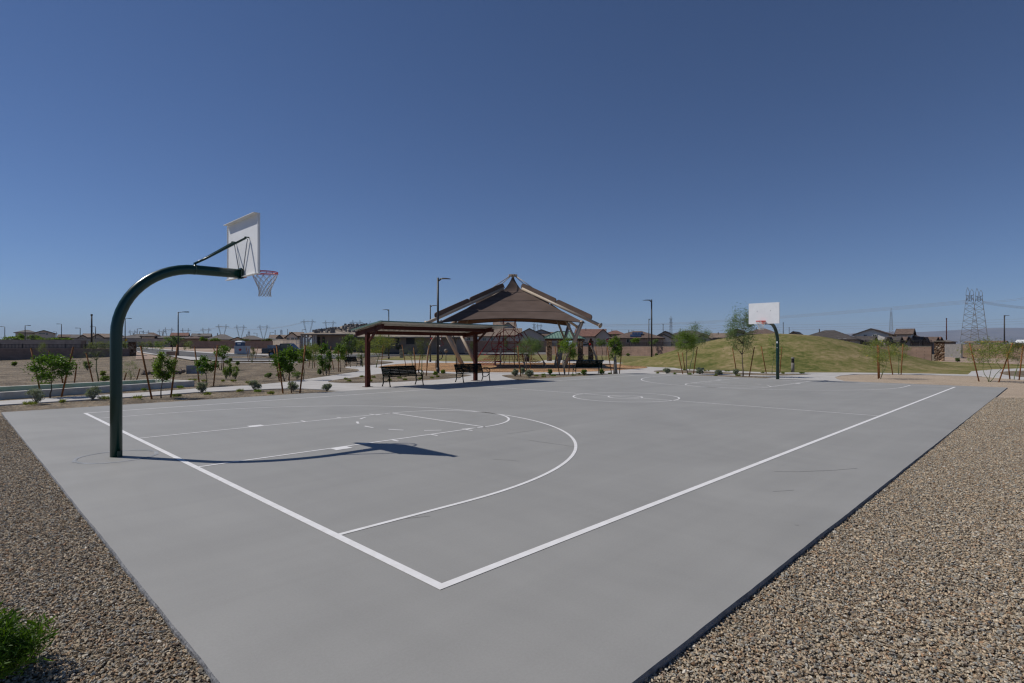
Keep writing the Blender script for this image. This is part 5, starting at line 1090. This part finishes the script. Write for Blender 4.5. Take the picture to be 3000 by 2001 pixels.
# line of verge shrubs across the road
rg = random.Random(12); nm = ['before the stone pillar road', 'past the iron fence', 'along the far verge']
for k, (px, Y, w_, lf) in enumerate([(262, 92, 16, 'lime'), (282, 95, 18, 'pale'), (302, 96, 18, 'lime'), (322, 96, 16, 'pale'), (345, 98, 20, 'mid'), (368, 100, 16, 'pale'), (411, 102, 18, 'olive'), (428, 104, 18, 'pale'), (446, 104, 16, 'olive'), (462, 100, 20, 'mid'), (480, 98, 18, 'pale'), (545, 100, 14, 'olive'), (553, 104, 14, 'grey')]):
    z0 = terrain(XA(px, Y), Y); t = thing('verge_shrub', 'yellow-green verge shrub in the row beyond the road', 'shrub', (XA(px, Y), Y, z0), 0, 'verge shrubs beyond the road')
    if px < 372: t['label'] = 'yellow-green shrub seen through and over the near iron fence'; t['group'] = 'shrubs beyond the iron fence'
    ww = w_ * Y / F; c = [(rg.uniform(-ww / 2, ww / 2), rg.uniform(-.5, .5), rg.uniform(.3, 1.5)) for _ in range(14)]
    leaves('foliage', c, 500, .25, .18, .3, L_[lf], t, k + 50)
for k, (px, Y, w_, hh, lf, lab) in enumerate([(905, 75, 22, 1.7, 'pale', 'pale feathery shrub tree before the unfinished house porch'), (925, 78, 22, 2.0, 'pale', 'pale feathery tree by the scaffold of the unfinished house'), (1078, 112, 30, 2.4, 'olive', 'olive tree across the road beside the shelter post'), (1110, 116, 30, 2.6, 'olive', 'olive tree across the road behind the yellow-flowered tree'), (1140, 118, 30, 2.4, 'pale', 'pale tree across the road under the shelter roof'), (1168, 118, 26, 2.4, 'olive', 'olive tree across the road above the stone plinth'), (1195, 120, 30, 2.7, 'grey', 'grey-green tree across the road behind the bent twiggy tree'), (1225, 120, 30, 2.8, 'olive', 'olive tree across the road behind the wispy tree'), (1250, 122, 24, 2.6, 'pale', 'pale tree across the road beside the mulch lamp posts'), (1482, 118, 16, 3.9, 'olive', 'small tree with green top behind the rope climber'), (1325, 120, 16, 2.6, 'olive', 'slim tree across the lawn behind the canopy leg'), (1385, 118, 18, 2.9, 'olive', 'slim tree behind the shelter far post')]):
    z0 = terrain(XA(px, Y), Y); tree('street_tree', lab, XA(px, Y), Y, z0, hh, hh * .35, w_ * Y / F, 'fine', 'bark_green', lf, 400 + k, 1100, clumps=16, trunk=.06, group='street trees across the road', size=.2)
# sages, shrubs, tufts
def shrub(lab, base, w_, h_, leaf='sage', seed=0, n=900, name='sage_shrub', group='grey sage shrubs', size=None, Y=None):
    X, Yb = P(*base) if Y is None else (XA(base[0], Y), Y); k = Yb / F; W, Hh = w_ * k, h_ * k; rg = random.Random(seed + int(base[0])); t = thing(name, lab, 'shrub', (X, Yb, -.03), 0, group)
    q = MB(); cen = []
    for i in range(26):
        th = rg.uniform(0, 6.283); u = rg.random() ** .5; zf = rg.uniform(.25, .92); rr = W / 2 * u * math.sin(min(1, zf + .2) * 2.2) * .9; c = Vector((rr * math.cos(th), rr * math.sin(th), Hh * zf)); cen.append(tuple(c))
        q.tube([(0, 0, 0), c * .5 + Vector((0, 0, -Hh * .05)), c], [.007, .005, .002], 4)
    q.build('stem', M['bark_pale'], t); leaves('foliage', cen, n, (W * .09, W * .09, Hh * .09), size or .026 * Yb / 18 + .008, .35, L_[leaf], t, seed + int(base[0]), up=.6)
for a in [('silvery sage shrub on the near gravel strip before the bocce court', (105.6, 1180), 46, 43), ('silvery sage shrub left of the near hoop pole', (272, 1167.5), 42, 37), ('silvery sage shrub below the crooked trunk tree', (591.7, 1148.6), 33, 29), ('silvery sage shrub on the strip right of the crooked trunk tree', (746.7, 1141.7), 36, 28),
          ('silvery sage shrub at the foot of the tree hiding the pickup', (859.7, 1143), 34, 26), ('small sage shrub on the gravel point near the shelter', (958.4, 1145), 28, 21), ('sage shrub first on the strip left of the rope climber tree', (1509, 1101), 18, 21), ('sage shrub just behind the rope climber tree', (1532, 1095.5), 13, 17), ('larger sage shrub right of the rope climber tree', (1551.5, 1105), 24, 23),
          ('sage shrub at the left tip of the mound planting strip', (1953.7, 1093.5), 20, 14), ('round sage shrub right of the wide feathery tree', (2051.5, 1095.5), 22, 18), ('twin-clump sage shrub between the two feathery trees', (2106, 1097.5), 20, 13), ('sage shrub behind the stake of the tall airy tree', (2155.7, 1098.5), 14, 15)]: shrub(*a, n=1900, size=.042 * (2884 / (a[1][1] - 1014)) / 18)
for a in [('dark green-grey shrub behind the tree hiding the pickup truck', (871, 1108), 34, 20, 'grey'), ('dark shrub on the gravel slope left of the pickup tree', (787, 1106), 22, 15, 'grey'), ('dark shrub beneath the broad court-side tree', (821, 1106), 22, 16, 'grey'), ('dark shrub on gravel before the kerb below the toilet', (666, 1067), 16, 12, 'grey'), ('small dark shrub touching the kerb below the toilet', (675, 1060), 10, 10, 'grey'),
          ('small round dark shrub alone on gravel below the white box', (696, 1069.5), 11, 10, 'grey'), ('dark low shrub beside the curving path', (938, 1097), 16, 17, 'grey'), ('bright green shrub alone on far gravel before the near wall', (42.5, 1072), 14, 13, 'mid'), ('rounded green shrub behind the wispy tree stake', (256, 1084), 25, 26, 'grey'), ('small pale round shrub right of the wispy tree', (302, 1101), 15, 15, 'pale'), ('green shrub touching the far bocce kerb by the hoop pole', (308, 1118), 26, 18, 'mid'),
          ('upright green shrub left of three on the gravel slope', (662, 1110), 17, 38, 'mid'), ('tallest upright green shrub of three on the gravel slope', (673, 1104), 12, 44, 'mid'), ('wide upright green shrub right of three on the gravel slope', (690, 1110), 22, 40, 'mid'), ('green tuft shrub on the strip before the mulch, left one', (1611, 1096), 16, 15, 'mid'), ('loose green shrub below the left end of the path bench', (1711, 1099), 19, 17, 'mid'), ('round green shrub below the right end of the path bench', (1764, 1097), 15, 17, 'mid'),
          ('low green shrub at the foot of the tall lamp post', (1276, 1098), 15, 10, 'mid'), ('open leggy green shrub right of the tall lamp post', (1298, 1094), 14, 11, 'mid'), ('dark shrub on the dirt beyond the far stone pillar', (2806, 1060), 12, 11, 'grey'), ('small dark shrub at the wall base by the mound', (1923, 1044), 8, 8, 'grey'), ('small dark shrub at the wall base left of the lamp post', (1840, 1043), 8, 7, 'grey'), ('low dark foliage bush below the tree by the curving path', (957, 1092), 24, 26, 'deep')]:
    shrub(*a, n=1500, name='green_shrub', group='green shrubs in the gravel')
rk = random.Random(31)
def tufts(lab, group, lst):
    for px, py, w_ in lst:
        X, Y = P(px, py); k = Y / F; W = w_ * k; t = thing('grass_tuft', lab, 'grass tuft', (X, Y, -.05), 0, group)
        c = [(rk.uniform(-W / 2, W / 2), rk.uniform(-W / 3, W / 3), .04) for _ in range(10)]; leaves('blades', c, 220, (W * .1, W * .1, .02), .10, .12, L_['lime' if rk.random() < .7 else 'mid'], t, int(px), up=1.3)
tufts('low yellow-green tuft on the gravel strip beside the court', 'tufts on the left court strip', [(92, 1184, 26), (181, 1178, 13), (306.5, 1168, 26), (404, 1166, 22), (518, 1161, 20), (609, 1155.5, 20), (704, 1146.5, 17), (756, 1147, 18), (797, 1153, 16)])
tufts('low tuft between the bocce court and the path', 'tufts beyond the left path', [(405, 1134, 20), (423, 1143, 10), (527, 1136, 14), (494, 1131, 24), (566, 1114, 22), (651, 1117, 9), (685, 1117, 12), (728, 1121, 12), (131, 1125, 20), (599, 1117, 12)])
tufts('small tuft in the gravel island behind the sheltered benches', 'tufts behind the benches', [(1012, 1111, 9), (1023, 1117, 9), (1059, 1104, 8), (1086, 1117, 7), (1093, 1106, 10), (1141, 1115, 8), (1170, 1108, 12), (1187, 1113, 10), (1231, 1110, 8), (1266, 1108, 8), (1283, 1104, 9)])
tufts('small tuft in the gravel strip before the mulch', 'tufts before the mulch', [(1571, 1102, 11), (1591.7, 1098.5, 10), (1593, 1104.5, 11), (1681, 1099.5, 9), (1622, 1101, 14), (1696, 1096.5, 7), (1786, 1095.5, 6)])
tufts('small tuft along the planting strips below the mound', 'tufts below the mound', [(1926, 1093.5, 6), (1977, 1095.5, 7), (2020, 1096.5, 8), (2095, 1100.5, 9), (2162, 1101, 12), (2130, 1087.5, 12), (2350, 1093.5, 9), (2294, 1094, 7), (2235, 1092, 7), (2070, 1086.5, 14), (2005, 1083.5, 8)])
# foreground plant at the lower left
def fore():
    t = thing('feathery_shrub', 'bright green fine-leaved shrub at the near corner of the gravel', 'shrub', (-2.88, 3.0, -.05)); t.scale = (.82, .82, .8)
    rg = random.Random(2); q = MB(); cen = []
    for i in range(60):
        th = rg.uniform(0, 6.283); u = rg.random() ** .5; e = Vector((u * .40 * math.cos(th), u * .36 * math.sin(th), .10 + .30 * (1 - u * u * .8) * rg.uniform(.75, 1.1))); q.tube([(0, 0, 0), e * .55 + Vector((0, 0, .05)), e], [.004, .003, .0015], 4)
        for s in (.35, .55, .7, .85, 1.0): cen.append(tuple(e * s + Vector((0, 0, .03))))
    q.build('stem', M['bark_green'], t); leaves('foliage', cen, 7000, (.035, .035, .03), .07, .15, L_['fore'], t, 3, up=.45)
L_['fore'] = leafmat('bright_needle_leaf', (.03, .08, .008), (.13, .22, .02), .35)
fore()

# ------------------------------------------------------------------ vehicles, signs, toilet
def truck():
    Y = PT(790, 1047.5)[1]; z0 = terrain(XA(790, Y), Y) + .03; X = XA(776, Y); t = thing('pickup_truck', 'dark blue pickup truck parked on the road behind the young trees', 'pickup truck', (X, Y, z0))
    def prism(prof, y0, y1, name, m, par=t):
        q = MB(); n = len(prof); q.add([(x, y0, z) for x, z in prof] + [(x, y1, z) for x, z in prof], [tuple(range(n)), tuple(range(2 * n - 1, n - 1, -1))] + [(i, n + i, n + (i + 1) % n, (i + 1) % n) for i in range(n)]); return bevel(q.build(name, m, par), .03)
    body = prism([(0, .55), (0, 1.12), (.05, 1.18), (2.05, 1.18), (2.1, 1.22), (4.1, 1.22), (4.35, 1.15), (5.5, 1.08), (5.7, .95), (5.7, .5), (5.2, .45), (5.15, .75), (4.9, .93), (4.6, .93), (4.35, .75), (4.3, .42), (1.75, .42), (1.7, .72), (1.45, .92), (1.1, .92), (.85, .72), (.8, .5)], -.95, .95, 'body', M['truck'])
    prism([(2.15, 1.2), (2.35, 1.82), (3.55, 1.85), (4.25, 1.2)], -.85, .85, 'cab', M['truck'])
    for y in (-.87, .855): prism([(2.4, 1.25), (2.52, 1.74), (3.45, 1.76), (3.98, 1.25)], y, y + .015, 'window', M['glass'])
    for x in (1.28, 4.75):
        for y in (-.93, .70):
            q = MB(); q.tube([(x, y, .40), (x, y + .23, .40)], .40, 24); w_ = q.build('wheel', M['tyre'], t); q = MB(); q.tube([(x, y - .012, .40), (x, y + .1, .40)], .235, 18); q.build('rim', M['steel'], w_)
    q = MB(); q.box((-.01, -.85, .95), (.06, .14, .32)); q.build('tail_light', M['red_plastic'], t)
    q = MB(); q.bx(-.12, .02, -.9, .9, .5, .62); q.build('bumper', M['steel'], t)
    q = MB(); q.bx(.55, 1.75, -.5, .6, 1.1, 1.62); o = q.build('tool_box', M['curb'], None); o.location = (X, Y, z0); prop(o, 'grey box load standing in the pickup truck bed', 'tool box')
truck()
def toilet():
    X, Y = PT(694, 1037.5); z0 = terrain(X, Y); t = thing('portable_toilet', 'blue portable toilet with white domed roof beside the road', 'portable toilet', (X + .1 - 8 * Y / F, Y + 1.6, z0))
    q = MB(); q.box((0, 0, 1.05), (1.15, 1.15, 2.1)); bevel(q.build('cabin', M['toilet_blue'], t), .04)
    q = MB(); vs = []
    for s, z in ((.66, 2.1), (.66, 2.18), (.5, 2.32), (.25, 2.4)): vs += [(-s, -s, z), (s, -s, z), (s, s, z), (-s, s, z)]
    q.add(vs, [(4 * i + k, 4 * i + (k + 1) % 4, 4 * i + 4 + (k + 1) % 4, 4 * i + 4 + k) for i in range(3) for k in range(4)] + [(12, 13, 14, 15)]); bevel(q.build('roof', M['white_plastic'], t), .04)
    q = MB(); q.box((0.1, -.585, 1.85), (.6, .02, .2)); q.build('vent', M['white_plastic'], t)
    t.scale = (.85, .85, .82)
    X2, Y2 = PT(704, 1039); z0 = terrain(X2, Y2); k = Y2 / F; wd = 36 * k; hh = 24.5 * k
    t2 = thing('site_container', 'pale grey sheet metal box marked with a red star beside the toilet', 'container', (X2, Y2, z0))
    q = MB(); q.box((0, .6, hh / 2 + .06), (wd, 1.2, hh - .1)); bevel(q.build('box', M['tote'], t2), .03)
    q = MB(); q.box((0, .6, hh + .03), (wd + .06, 1.26, .05)); q.build('lid', M['tote'], t2)
    q = MB(); r1, r2 = .30, .12; pts = [((r1 if i % 2 == 0 else r2) * math.sin(i * math.pi / 5) - .02, (r1 if i % 2 == 0 else r2) * math.cos(i * math.pi / 5) + hh * .58) for i in range(10)]
    q.add([(x, -.012, z) for x, z in pts] + [(-.02, -.014, hh * .58)], [(i, (i + 1) % 10, 10) for i in range(10)]); q.build('star_mark', M['red_sign'], t2)
toilet()
def text(s, size, m, parent, loc, rx=90):
    c = bpy.data.curves.new('lettering', 'FONT'); c.body = s; c.size = size; c.align_x = 'CENTER'; c.align_y = 'CENTER'; c.extrude = .002
    o = bpy.data.objects.new('lettering', c); COL.objects.link(o); o.parent = parent; o.location = loc; c.materials.append(m); bpy.context.view_layer.update(); me = bpy.data.meshes.new_from_object(o.evaluated_get(bpy.context.evaluated_depsgraph_get())); bpy.data.objects.remove(o)
    o = bpy.data.objects.new('lettering', me); COL.objects.link(o); o.parent = parent; o.location = loc; o.rotation_euler = (R(rx), 0, 0); return o
def signs():
    Y = 118; X = XA(1779.3, Y); t = thing('stop_sign', 'red octagonal stop sign behind the stout-trunked tree', 'stop sign', (X, Y, 0)); zc = ZA(997, Y)
    q = MB(); q.tube([(0, 0, 0), (0, 0, ZA(988, Y))], .04, 8); q.build('post', M['steel'], t)
    def octo(r, y, m, nm):
        q = MB(); p = [(r * math.cos((k + .5) * math.pi / 4), r * math.sin((k + .5) * math.pi / 4)) for k in range(8)]; q.add([(x, y, zc + z) for x, z in p] + [(x, y + .02, zc + z) for x, z in p], [tuple(range(8)), tuple(range(15, 7, -1))] + [(i, 8 + i, 8 + (i + 1) % 8, (i + 1) % 8) for i in range(8)]); return q.build(nm, m, t)
    octo(.40, -.05, M['white_plastic'], 'border'); f = octo(.375, -.056, M['red_sign'], 'sign_face'); text('STOP', .30, M['white_plastic'], f, (0, -.06, zc))
    q = MB(); q.box((0, 0, ZA(989, Y)), (.6, .02, .16)); q.build('name_plate', M['steel'], t)
    Y = 105; X = XA(370.3, Y); t = thing('warning_sign', 'small yellow diamond road sign before the far shrubs', 'road sign', (X, Y, terrain(X, Y)))
    z = ZA(996, Y) - terrain(X, Y); q = MB(); q.tube([(0, 0, 0), (0, 0, z)], .04, 6); q.build('post', M['steel'], t)
    q = MB(); q.box((0, -.05, z), (.42, .02, .42), Matrix.Rotation(R(45), 3, 'Y')); q.build('sign_face', M['yellow_sign'], t)
    Y = 105; z0 = terrain(XA(908, Y), Y); X = XA(908, Y); t = thing('stop_sign', 'pale back of a sign on a post before the unfinished porch', 'road sign', (X, Y, z0)); zc = ZA(992, Y) - z0
    q = MB(); q.tube([(0, 0, 0), (0, 0, zc)], .05, 6); q.build('post', M['steel'], t); q = MB(); q.tube([(0, -.02, zc), (0, .02, zc)], .3, 8); q.build('sign_face', M['curb'], t)
    Y = 125; q = MB(); X = XA(1719, Y); z0 = 1.0; t = thing('parked_car', 'white car glimpsed beyond the wall between pavilion columns', 'car', (X, Y + 3, z0))
    prof = [(-2.1, .3), (-2.1, .8), (-1.3, .95), (-.8, 1.4), (.7, 1.4), (1.3, .95), (2.1, .85), (2.1, .3)]; n = 8
    q.add([(x, -.85, z) for x, z in prof] + [(x, .85, z) for x, z in prof], [tuple(range(n)), tuple(range(2 * n - 1, n - 1, -1))] + [(i, n + i, n + (i + 1) % n, (i + 1) % n) for i in range(n)]); q.build('body', M['white_plastic'], t)
    q = MB(); q.add([(x, -.86, z) for x, z in ((-1.15, .97), (-.72, 1.33), (.62, 1.33), (1.1, .97))], [(0, 1, 2, 3)]); q.build('window', M['glass'], t)
    for x in (-1.35, 1.35): q = MB(); q.tube([(x, -.88, .32), (x, -.65, .32)], .32, 16); q.build('wheel', M['tyre'], t)
signs()

# ------------------------------------------------------------------ transmission lines
def lattice_mast(q, base, w0, w1, h, n, r):
    lev = []
    for i in range(n + 1):
        u = 1 - (1 - i / n) ** 1.25; z = h * u; w_ = (w0 + (w1 - w0) * u) / 2; lev.append([Vector((sx * w_, sy * w_, z)) + base for sx, sy in ((-1, -1), (1, -1), (1, 1), (-1, 1))])
    for a, b in zip(lev, lev[1:]):
        for k in range(4):
            j = (k + 1) % 4; q.tube([a[k], b[k]], r * 1.4, 4, cap=False); q.tube([a[k], b[j]], r * .8, 4, cap=False); q.tube([a[j], b[k]], r * .8, 4, cap=False); q.tube([b[k], b[j]], r * .8, 4, cap=False)
    return lev[-1]
def vtower(label, px, Y, top, bot, wpx):
    t = thing('transmission_tower', label, 'pylon', (XA(px, Y), Y, 0), R(8), 'distant V-shaped pylons on the skyline'); k = Y / F; h = ZA(top, Y); W = wpx * k; arm = h - 5 * k; base = max(8, ZA(bot, Y))
    q = MB(); r = .13 * Y / 950
    wst = Vector((0, 0, h * .42))
    q2 = MB(); lattice_mast(q2, Vector((0, 0, 0)), W * .3, W * .13, h * .42, 5, r); q2.build('lower_frame', M['lattice'], t)
    for s in (-1, 1):
        a = wst + Vector((s * W * .06, 0, 0)); b = Vector((s * W * .27, 0, arm)); pk = Vector((s * W * .25, 0, h + 2.5 * k))
        for dx in (-1, 1): q.tube([a + Vector((dx * W * .02, 0, 0)), b + Vector((dx * W * .035, 0, 0))], r * 1.2, 4)
        for i in range(7): u, v = i / 7, (i + 1) / 7; q.tube([a.lerp(b, u) + Vector((-W * .025, 0, 0)), a.lerp(b, v) + Vector((W * .03, 0, 0))], r * .8, 4); q.tube([a.lerp(b, u) + Vector((W * .025, 0, 0)), a.lerp(b, v) + Vector((-W * .03, 0, 0))], r * .8, 4)
        q.tube([b, pk], r * 1.2, 4); q.tube([b + Vector((W * .07, 0, 0)), pk], r, 4); q.tube([b - Vector((W * .07, 0, 0)), pk], r, 4)
    q.tube([(-W * .27, 0, arm - 1.5 * k), (0, 0, arm - 6.5 * k), (W * .27, 0, arm - 1.5 * k)], r * .7, 4)
    q.build('fork', M['lattice'], t)
    q = MB()
    q.tube([(-W / 2, 0, arm), (W / 2, 0, arm)], r * 1.1, 4); q.tube([(-W / 2, 0, arm), (-W * .25, 0, arm + 1.6 * k), (W * .25, 0, arm + 1.6 * k), (W / 2, 0, arm)], r, 4)
    for i in range(12): x0 = -W * .46 + W * .92 * i / 12; q.tube([(x0, 0, arm), (x0 + W * .04, 0, arm + 1.1 * k), (x0 + W * .077, 0, arm)], r * .6, 4)
    q.build('crossarm', M['lattice'], t)
    for x in (-.42, 0, .42): q = MB(); q.tube([(x * W - W * .05, 0, arm), (x * W, 0, arm - 3.2 * k), (x * W + W * .05, 0, arm)], r * .6, 4); q.build('insulator', M['lattice'], t)
for px, top, bot, wpx, Y, lab in ((427.6, 970, 982, 26, 1400, 'small far V pylon behind the long grey hip-roofed house'), (388, 968, 984, 26, 1450, 'small far V pylon nearest the hoop pole'), (494, 962, 982, 34, 1150, 'V pylon above the raised upper gable roof'), (473, 967, 980, 24, 1500, 'half-hidden V pylon overlapping its neighbour above the gable'), (543.5, 963.5, 978, 30, 1250, 'V pylon above the reddish upper roof'), (603, 962, 977, 32, 1200, 'V pylon above the grey two-level roof'),
        (651.5, 952, 981, 39, 980, 'tall V pylon above the left end of the wide grey roof'), (704, 954, 990, 37, 1000, 'tall V pylon in the gap right of the wide grey roof'), (772, 953.5, 990, 38, 990, 'tall V pylon above the stepped grey roofs'), (902.6, 938, 968, 46, 820, 'largest V pylon, left of the stacked roof tiles'), (965, 941, 958, 42, 880, 'V pylon rising directly behind the stacked roof tiles'), (1044, 940, 953, 40, 900, 'V pylon top above the middle of the tile stacks'), (1580, 950, 966, 20, 1500, 'V pylon seen beneath the canopy edge')): vtower(lab, px, Y, top, bot, wpx)
def mast(label, px, Y, top, wb, wt, r, arms=0):
    t = thing('transmission_tower', label, 'pylon', (XA(px, Y), Y, 0), -math.atan2(XA(px, Y), Y), 'straight lattice pylons'); h = ZA(top, Y); q = MB(); lattice_mast(q, Vector((0, 0, 0)), wb, wt, h * .9, 16, r)
    L = [Vector((sx * wt / 2, sy * wt / 2, h * .9)) for sx, sy in ((-1, -1), (1, -1), (1, 1), (-1, 1))]
    for v in L: q.tube([v, Vector((0, 0, h))], r * 1.2, 4)
    q.build('lattice_body', M['lattice'], t)
    if arms:
        for i in range(3): q = MB(); z = h * (.90 - .12 * i); q.tube([(-arms, 0, z), (0, 0, z + 1), (arms, 0, z)], r, 4); q.tube([(-arms, 0, z), (arms, 0, z)], r, 4); q.build('crossarm', M['lattice'], t)
mast('slim straight lattice pylon above the far orange-gabled roof', 1965.6, 900, 924.7, 5, 2.8, .13, 3); mast('slim straight lattice pylon above the hip roof below the hills', 2610.8, 800, 902.6, 6.4, 2.0, .12)
mast('thin lattice pylon seen beneath the canopy edge', 1565, 1300, 943, 7, 4, .16, 5); mast('thin lattice mast above the tan roof slope', 824, 1500, 963, 8, 5, .18); mast('thin lattice mast left of the wide grey hip roof gap', 729, 1600, 967, 8, 5, .2); mast('thin lattice mast between tile stacks and shelter roof', 1085, 950, 940, 6, 3.4, .14)
def big_tower(label, px, Y, top, rot):
    t = thing('transmission_tower', label, 'pylon', (XA(px, Y), Y, 0), R(rot), 'pair of tall lattice towers'); h = ZA(top, Y); z1 = h * .87; q = MB(); lattice_mast(q, Vector((0, 0, 0)), 12.6, 3.8, z1, 9, .08)
    q.build('lattice_body', M['lattice'], t)
    for s in (-1, 1):
        q = MB(); tp = Vector((s * 1.3, s * 1.6, h - (0 if s < 0 else 1.4)))
        for dx, dy in ((-1, -1), (1, -1), (1, 1), (-1, 1)): q.tube([(s * 1.2 + dx * 1.1, s * 1.4 + dy * .9, z1), (s * 1.2 + dx * .9, s * 1.4 + dy * .8, z1 + 3), tp], .11, 4)
        q.build('peak', M['lattice'], t)
    for s in (-1, 0, 1):
        q = MB(); q.tube([(s * 2.2, -6, z1 + .4), (s * 2.2, 6, z1 + .4)], .12, 4); q.tube([(s * 2.2, -6, z1 + .4), (s * 2.2, 0, z1 + 1.8), (s * 2.2, 6, z1 + .4)], .1, 4); q.build('crossarm', M['lattice'], t)
    for k in range(5): q = MB(); q.tube([(-2 + k, 0, z1), (-2 + k, 0, z1 - 4.2)], .16, 5); q.build('insulator', M['bronze'], t)
big_tower('taller lattice tower of the close pair beyond the dirt', 2841, 430, 842, -39); big_tower('second lattice tower of the close pair, standing just right', 2868, 455, 844.5, -39)
def wires(label, a, b, sag, n=1, sp=0., r=.05, group='sagging power cables'):
    for k in range(n):
        A = Vector((XA(a[0], a[2]), a[2], ZA(a[1], a[2]) + k * sp)); B = Vector((XA(b[0], b[2]), b[2], ZA(b[1], b[2]) + k * sp))
        q = MB(); q.tube([A.lerp(B, u / 24) - Vector((0, 0, sag * 4 * (u / 24) * (1 - u / 24))) - A for u in range(25)], r, 4, cap=False); o = q.build('power_cable', M['net_wire']); o.location = A; prop(o, label, 'power cable', group)
wires('bundled cable sagging left from the close pair of lattice towers', (2836, 889, 430), (1640, 951, 1400), 9, 4, .85, .07)
wires('thin cable running right from the top of the close lattice towers', (2878, 886, 440), (3080, 860, 330), 1.5, 2, .9, .05, 'upper cables right of the tower pair')
wires('bundled cable running low right from the close lattice towers', (2878, 889, 440), (3090, 910, 420), 1, 4, .55, .07, 'lower cables right of the tower pair')
wires('thin cable low above the far houses and hills', (2100, 968, 500), (3100, 944, 500), 1.5, 3, 2.2, .045, 'thin cables above the far hills')
wires('thin cable low above the brown roofs right of the canopy', (1620, 960, 500), (2100, 962, 520), 1.5, 3, 2.4, .045, 'thin cables above the brown roofs')
wires('thin cable strung between the far V pylons', (640, 957, 980), (905, 941, 820), 9, 2, 1.2, .1, 'cables between V pylons')
wires('thin cable strung low between the farther V pylons', (430, 972, 1400), (651, 957, 980), 9, 2, 1.2, .1, 'cables between farther V pylons')
# ------------------------------------------------------------------ hills
def hills():
    prof = [(-400, 1010), (900, 1011), (1500, 1009), (2150, 1004), (2330, 990), (2420, 982), (2500, 976), (2600, 972), (2640, 971), (2700, 972.5), (2760, 970), (2800, 967.5), (2850, 965), (2885, 962.5), (2920, 961), (3000, 961), (3100, 958), (3400, 962), (3900, 975), (4600, 985)]
    rg = random.Random(6); mb = MB(); rows = 14; Yb = 17000; vs = []; n = 260
    def yat(px):
        for (a, b), (c, d) in zip(prof, prof[1:]):
            if px <= c: return b + (d - b) * (px - a) / (c - a)
        return prof[-1][1]
    wob = [0.0]
    for i in range(n): wob.append(wob[-1] * .85 + rg.uniform(-1, 1) * .5)
    for j in range(rows + 1):
        for i in range(n + 1):
            px = -400 + 5000 * i / n; u = j / rows; Y = Yb - 4200 * (1 - u) ; hz = (CY - yat(px) + wob[i] * .8) * Yb / F
            z = hz * (u ** 1.4) + (hz * .25 * math.sin(i * .35 + j * .9) * math.sin(i * .13 + j) * u * (1 - u) * 2) if hz > 0 else 0
            vs.append((XA(px, Y), Y, max(-5, z + H * u)))
    mb.add(vs, [(j * (n + 1) + i, j * (n + 1) + i + 1, (j + 1) * (n + 1) + i + 1, (j + 1) * (n + 1) + i) for j in range(rows) for i in range(n)], 0, True)
    n0 = rows * (n + 1); back = [(v[0] * 1.2, v[1] * 1.2, -5) for v in vs[n0:]]; mb.add(vs[n0:] + back, [(i, i + 1, n + 2 + i, n + 1 + i) for i in range(n)], 0)
    o = mb.build('hills', M['hill'], None, False); prop(o, kind='structure')
hills()

# ------------------------------------------------------------------ haze
def haze():
    mb = MB(); mb.bx(-26000, 26000, -120, 24000, -8, 760); m = bpy.data.materials.new('haze_air'); m.use_nodes = True; N = m.node_tree.nodes; N.clear()
    o = N.new('ShaderNodeOutputMaterial'); v = N.new('ShaderNodeVolumePrincipled'); v.inputs['Color'].default_value = (.62, .74, .95, 1); v.inputs['Density'].default_value = HAZE; v.inputs['Anisotropy'].default_value = 0
    m.node_tree.links.new(v.outputs[0], o.inputs['Volume']); ob = mb.build('haze', m); prop(ob, kind='stuff'); ob.visible_shadow = True
HAZE = 4.2e-5
haze()
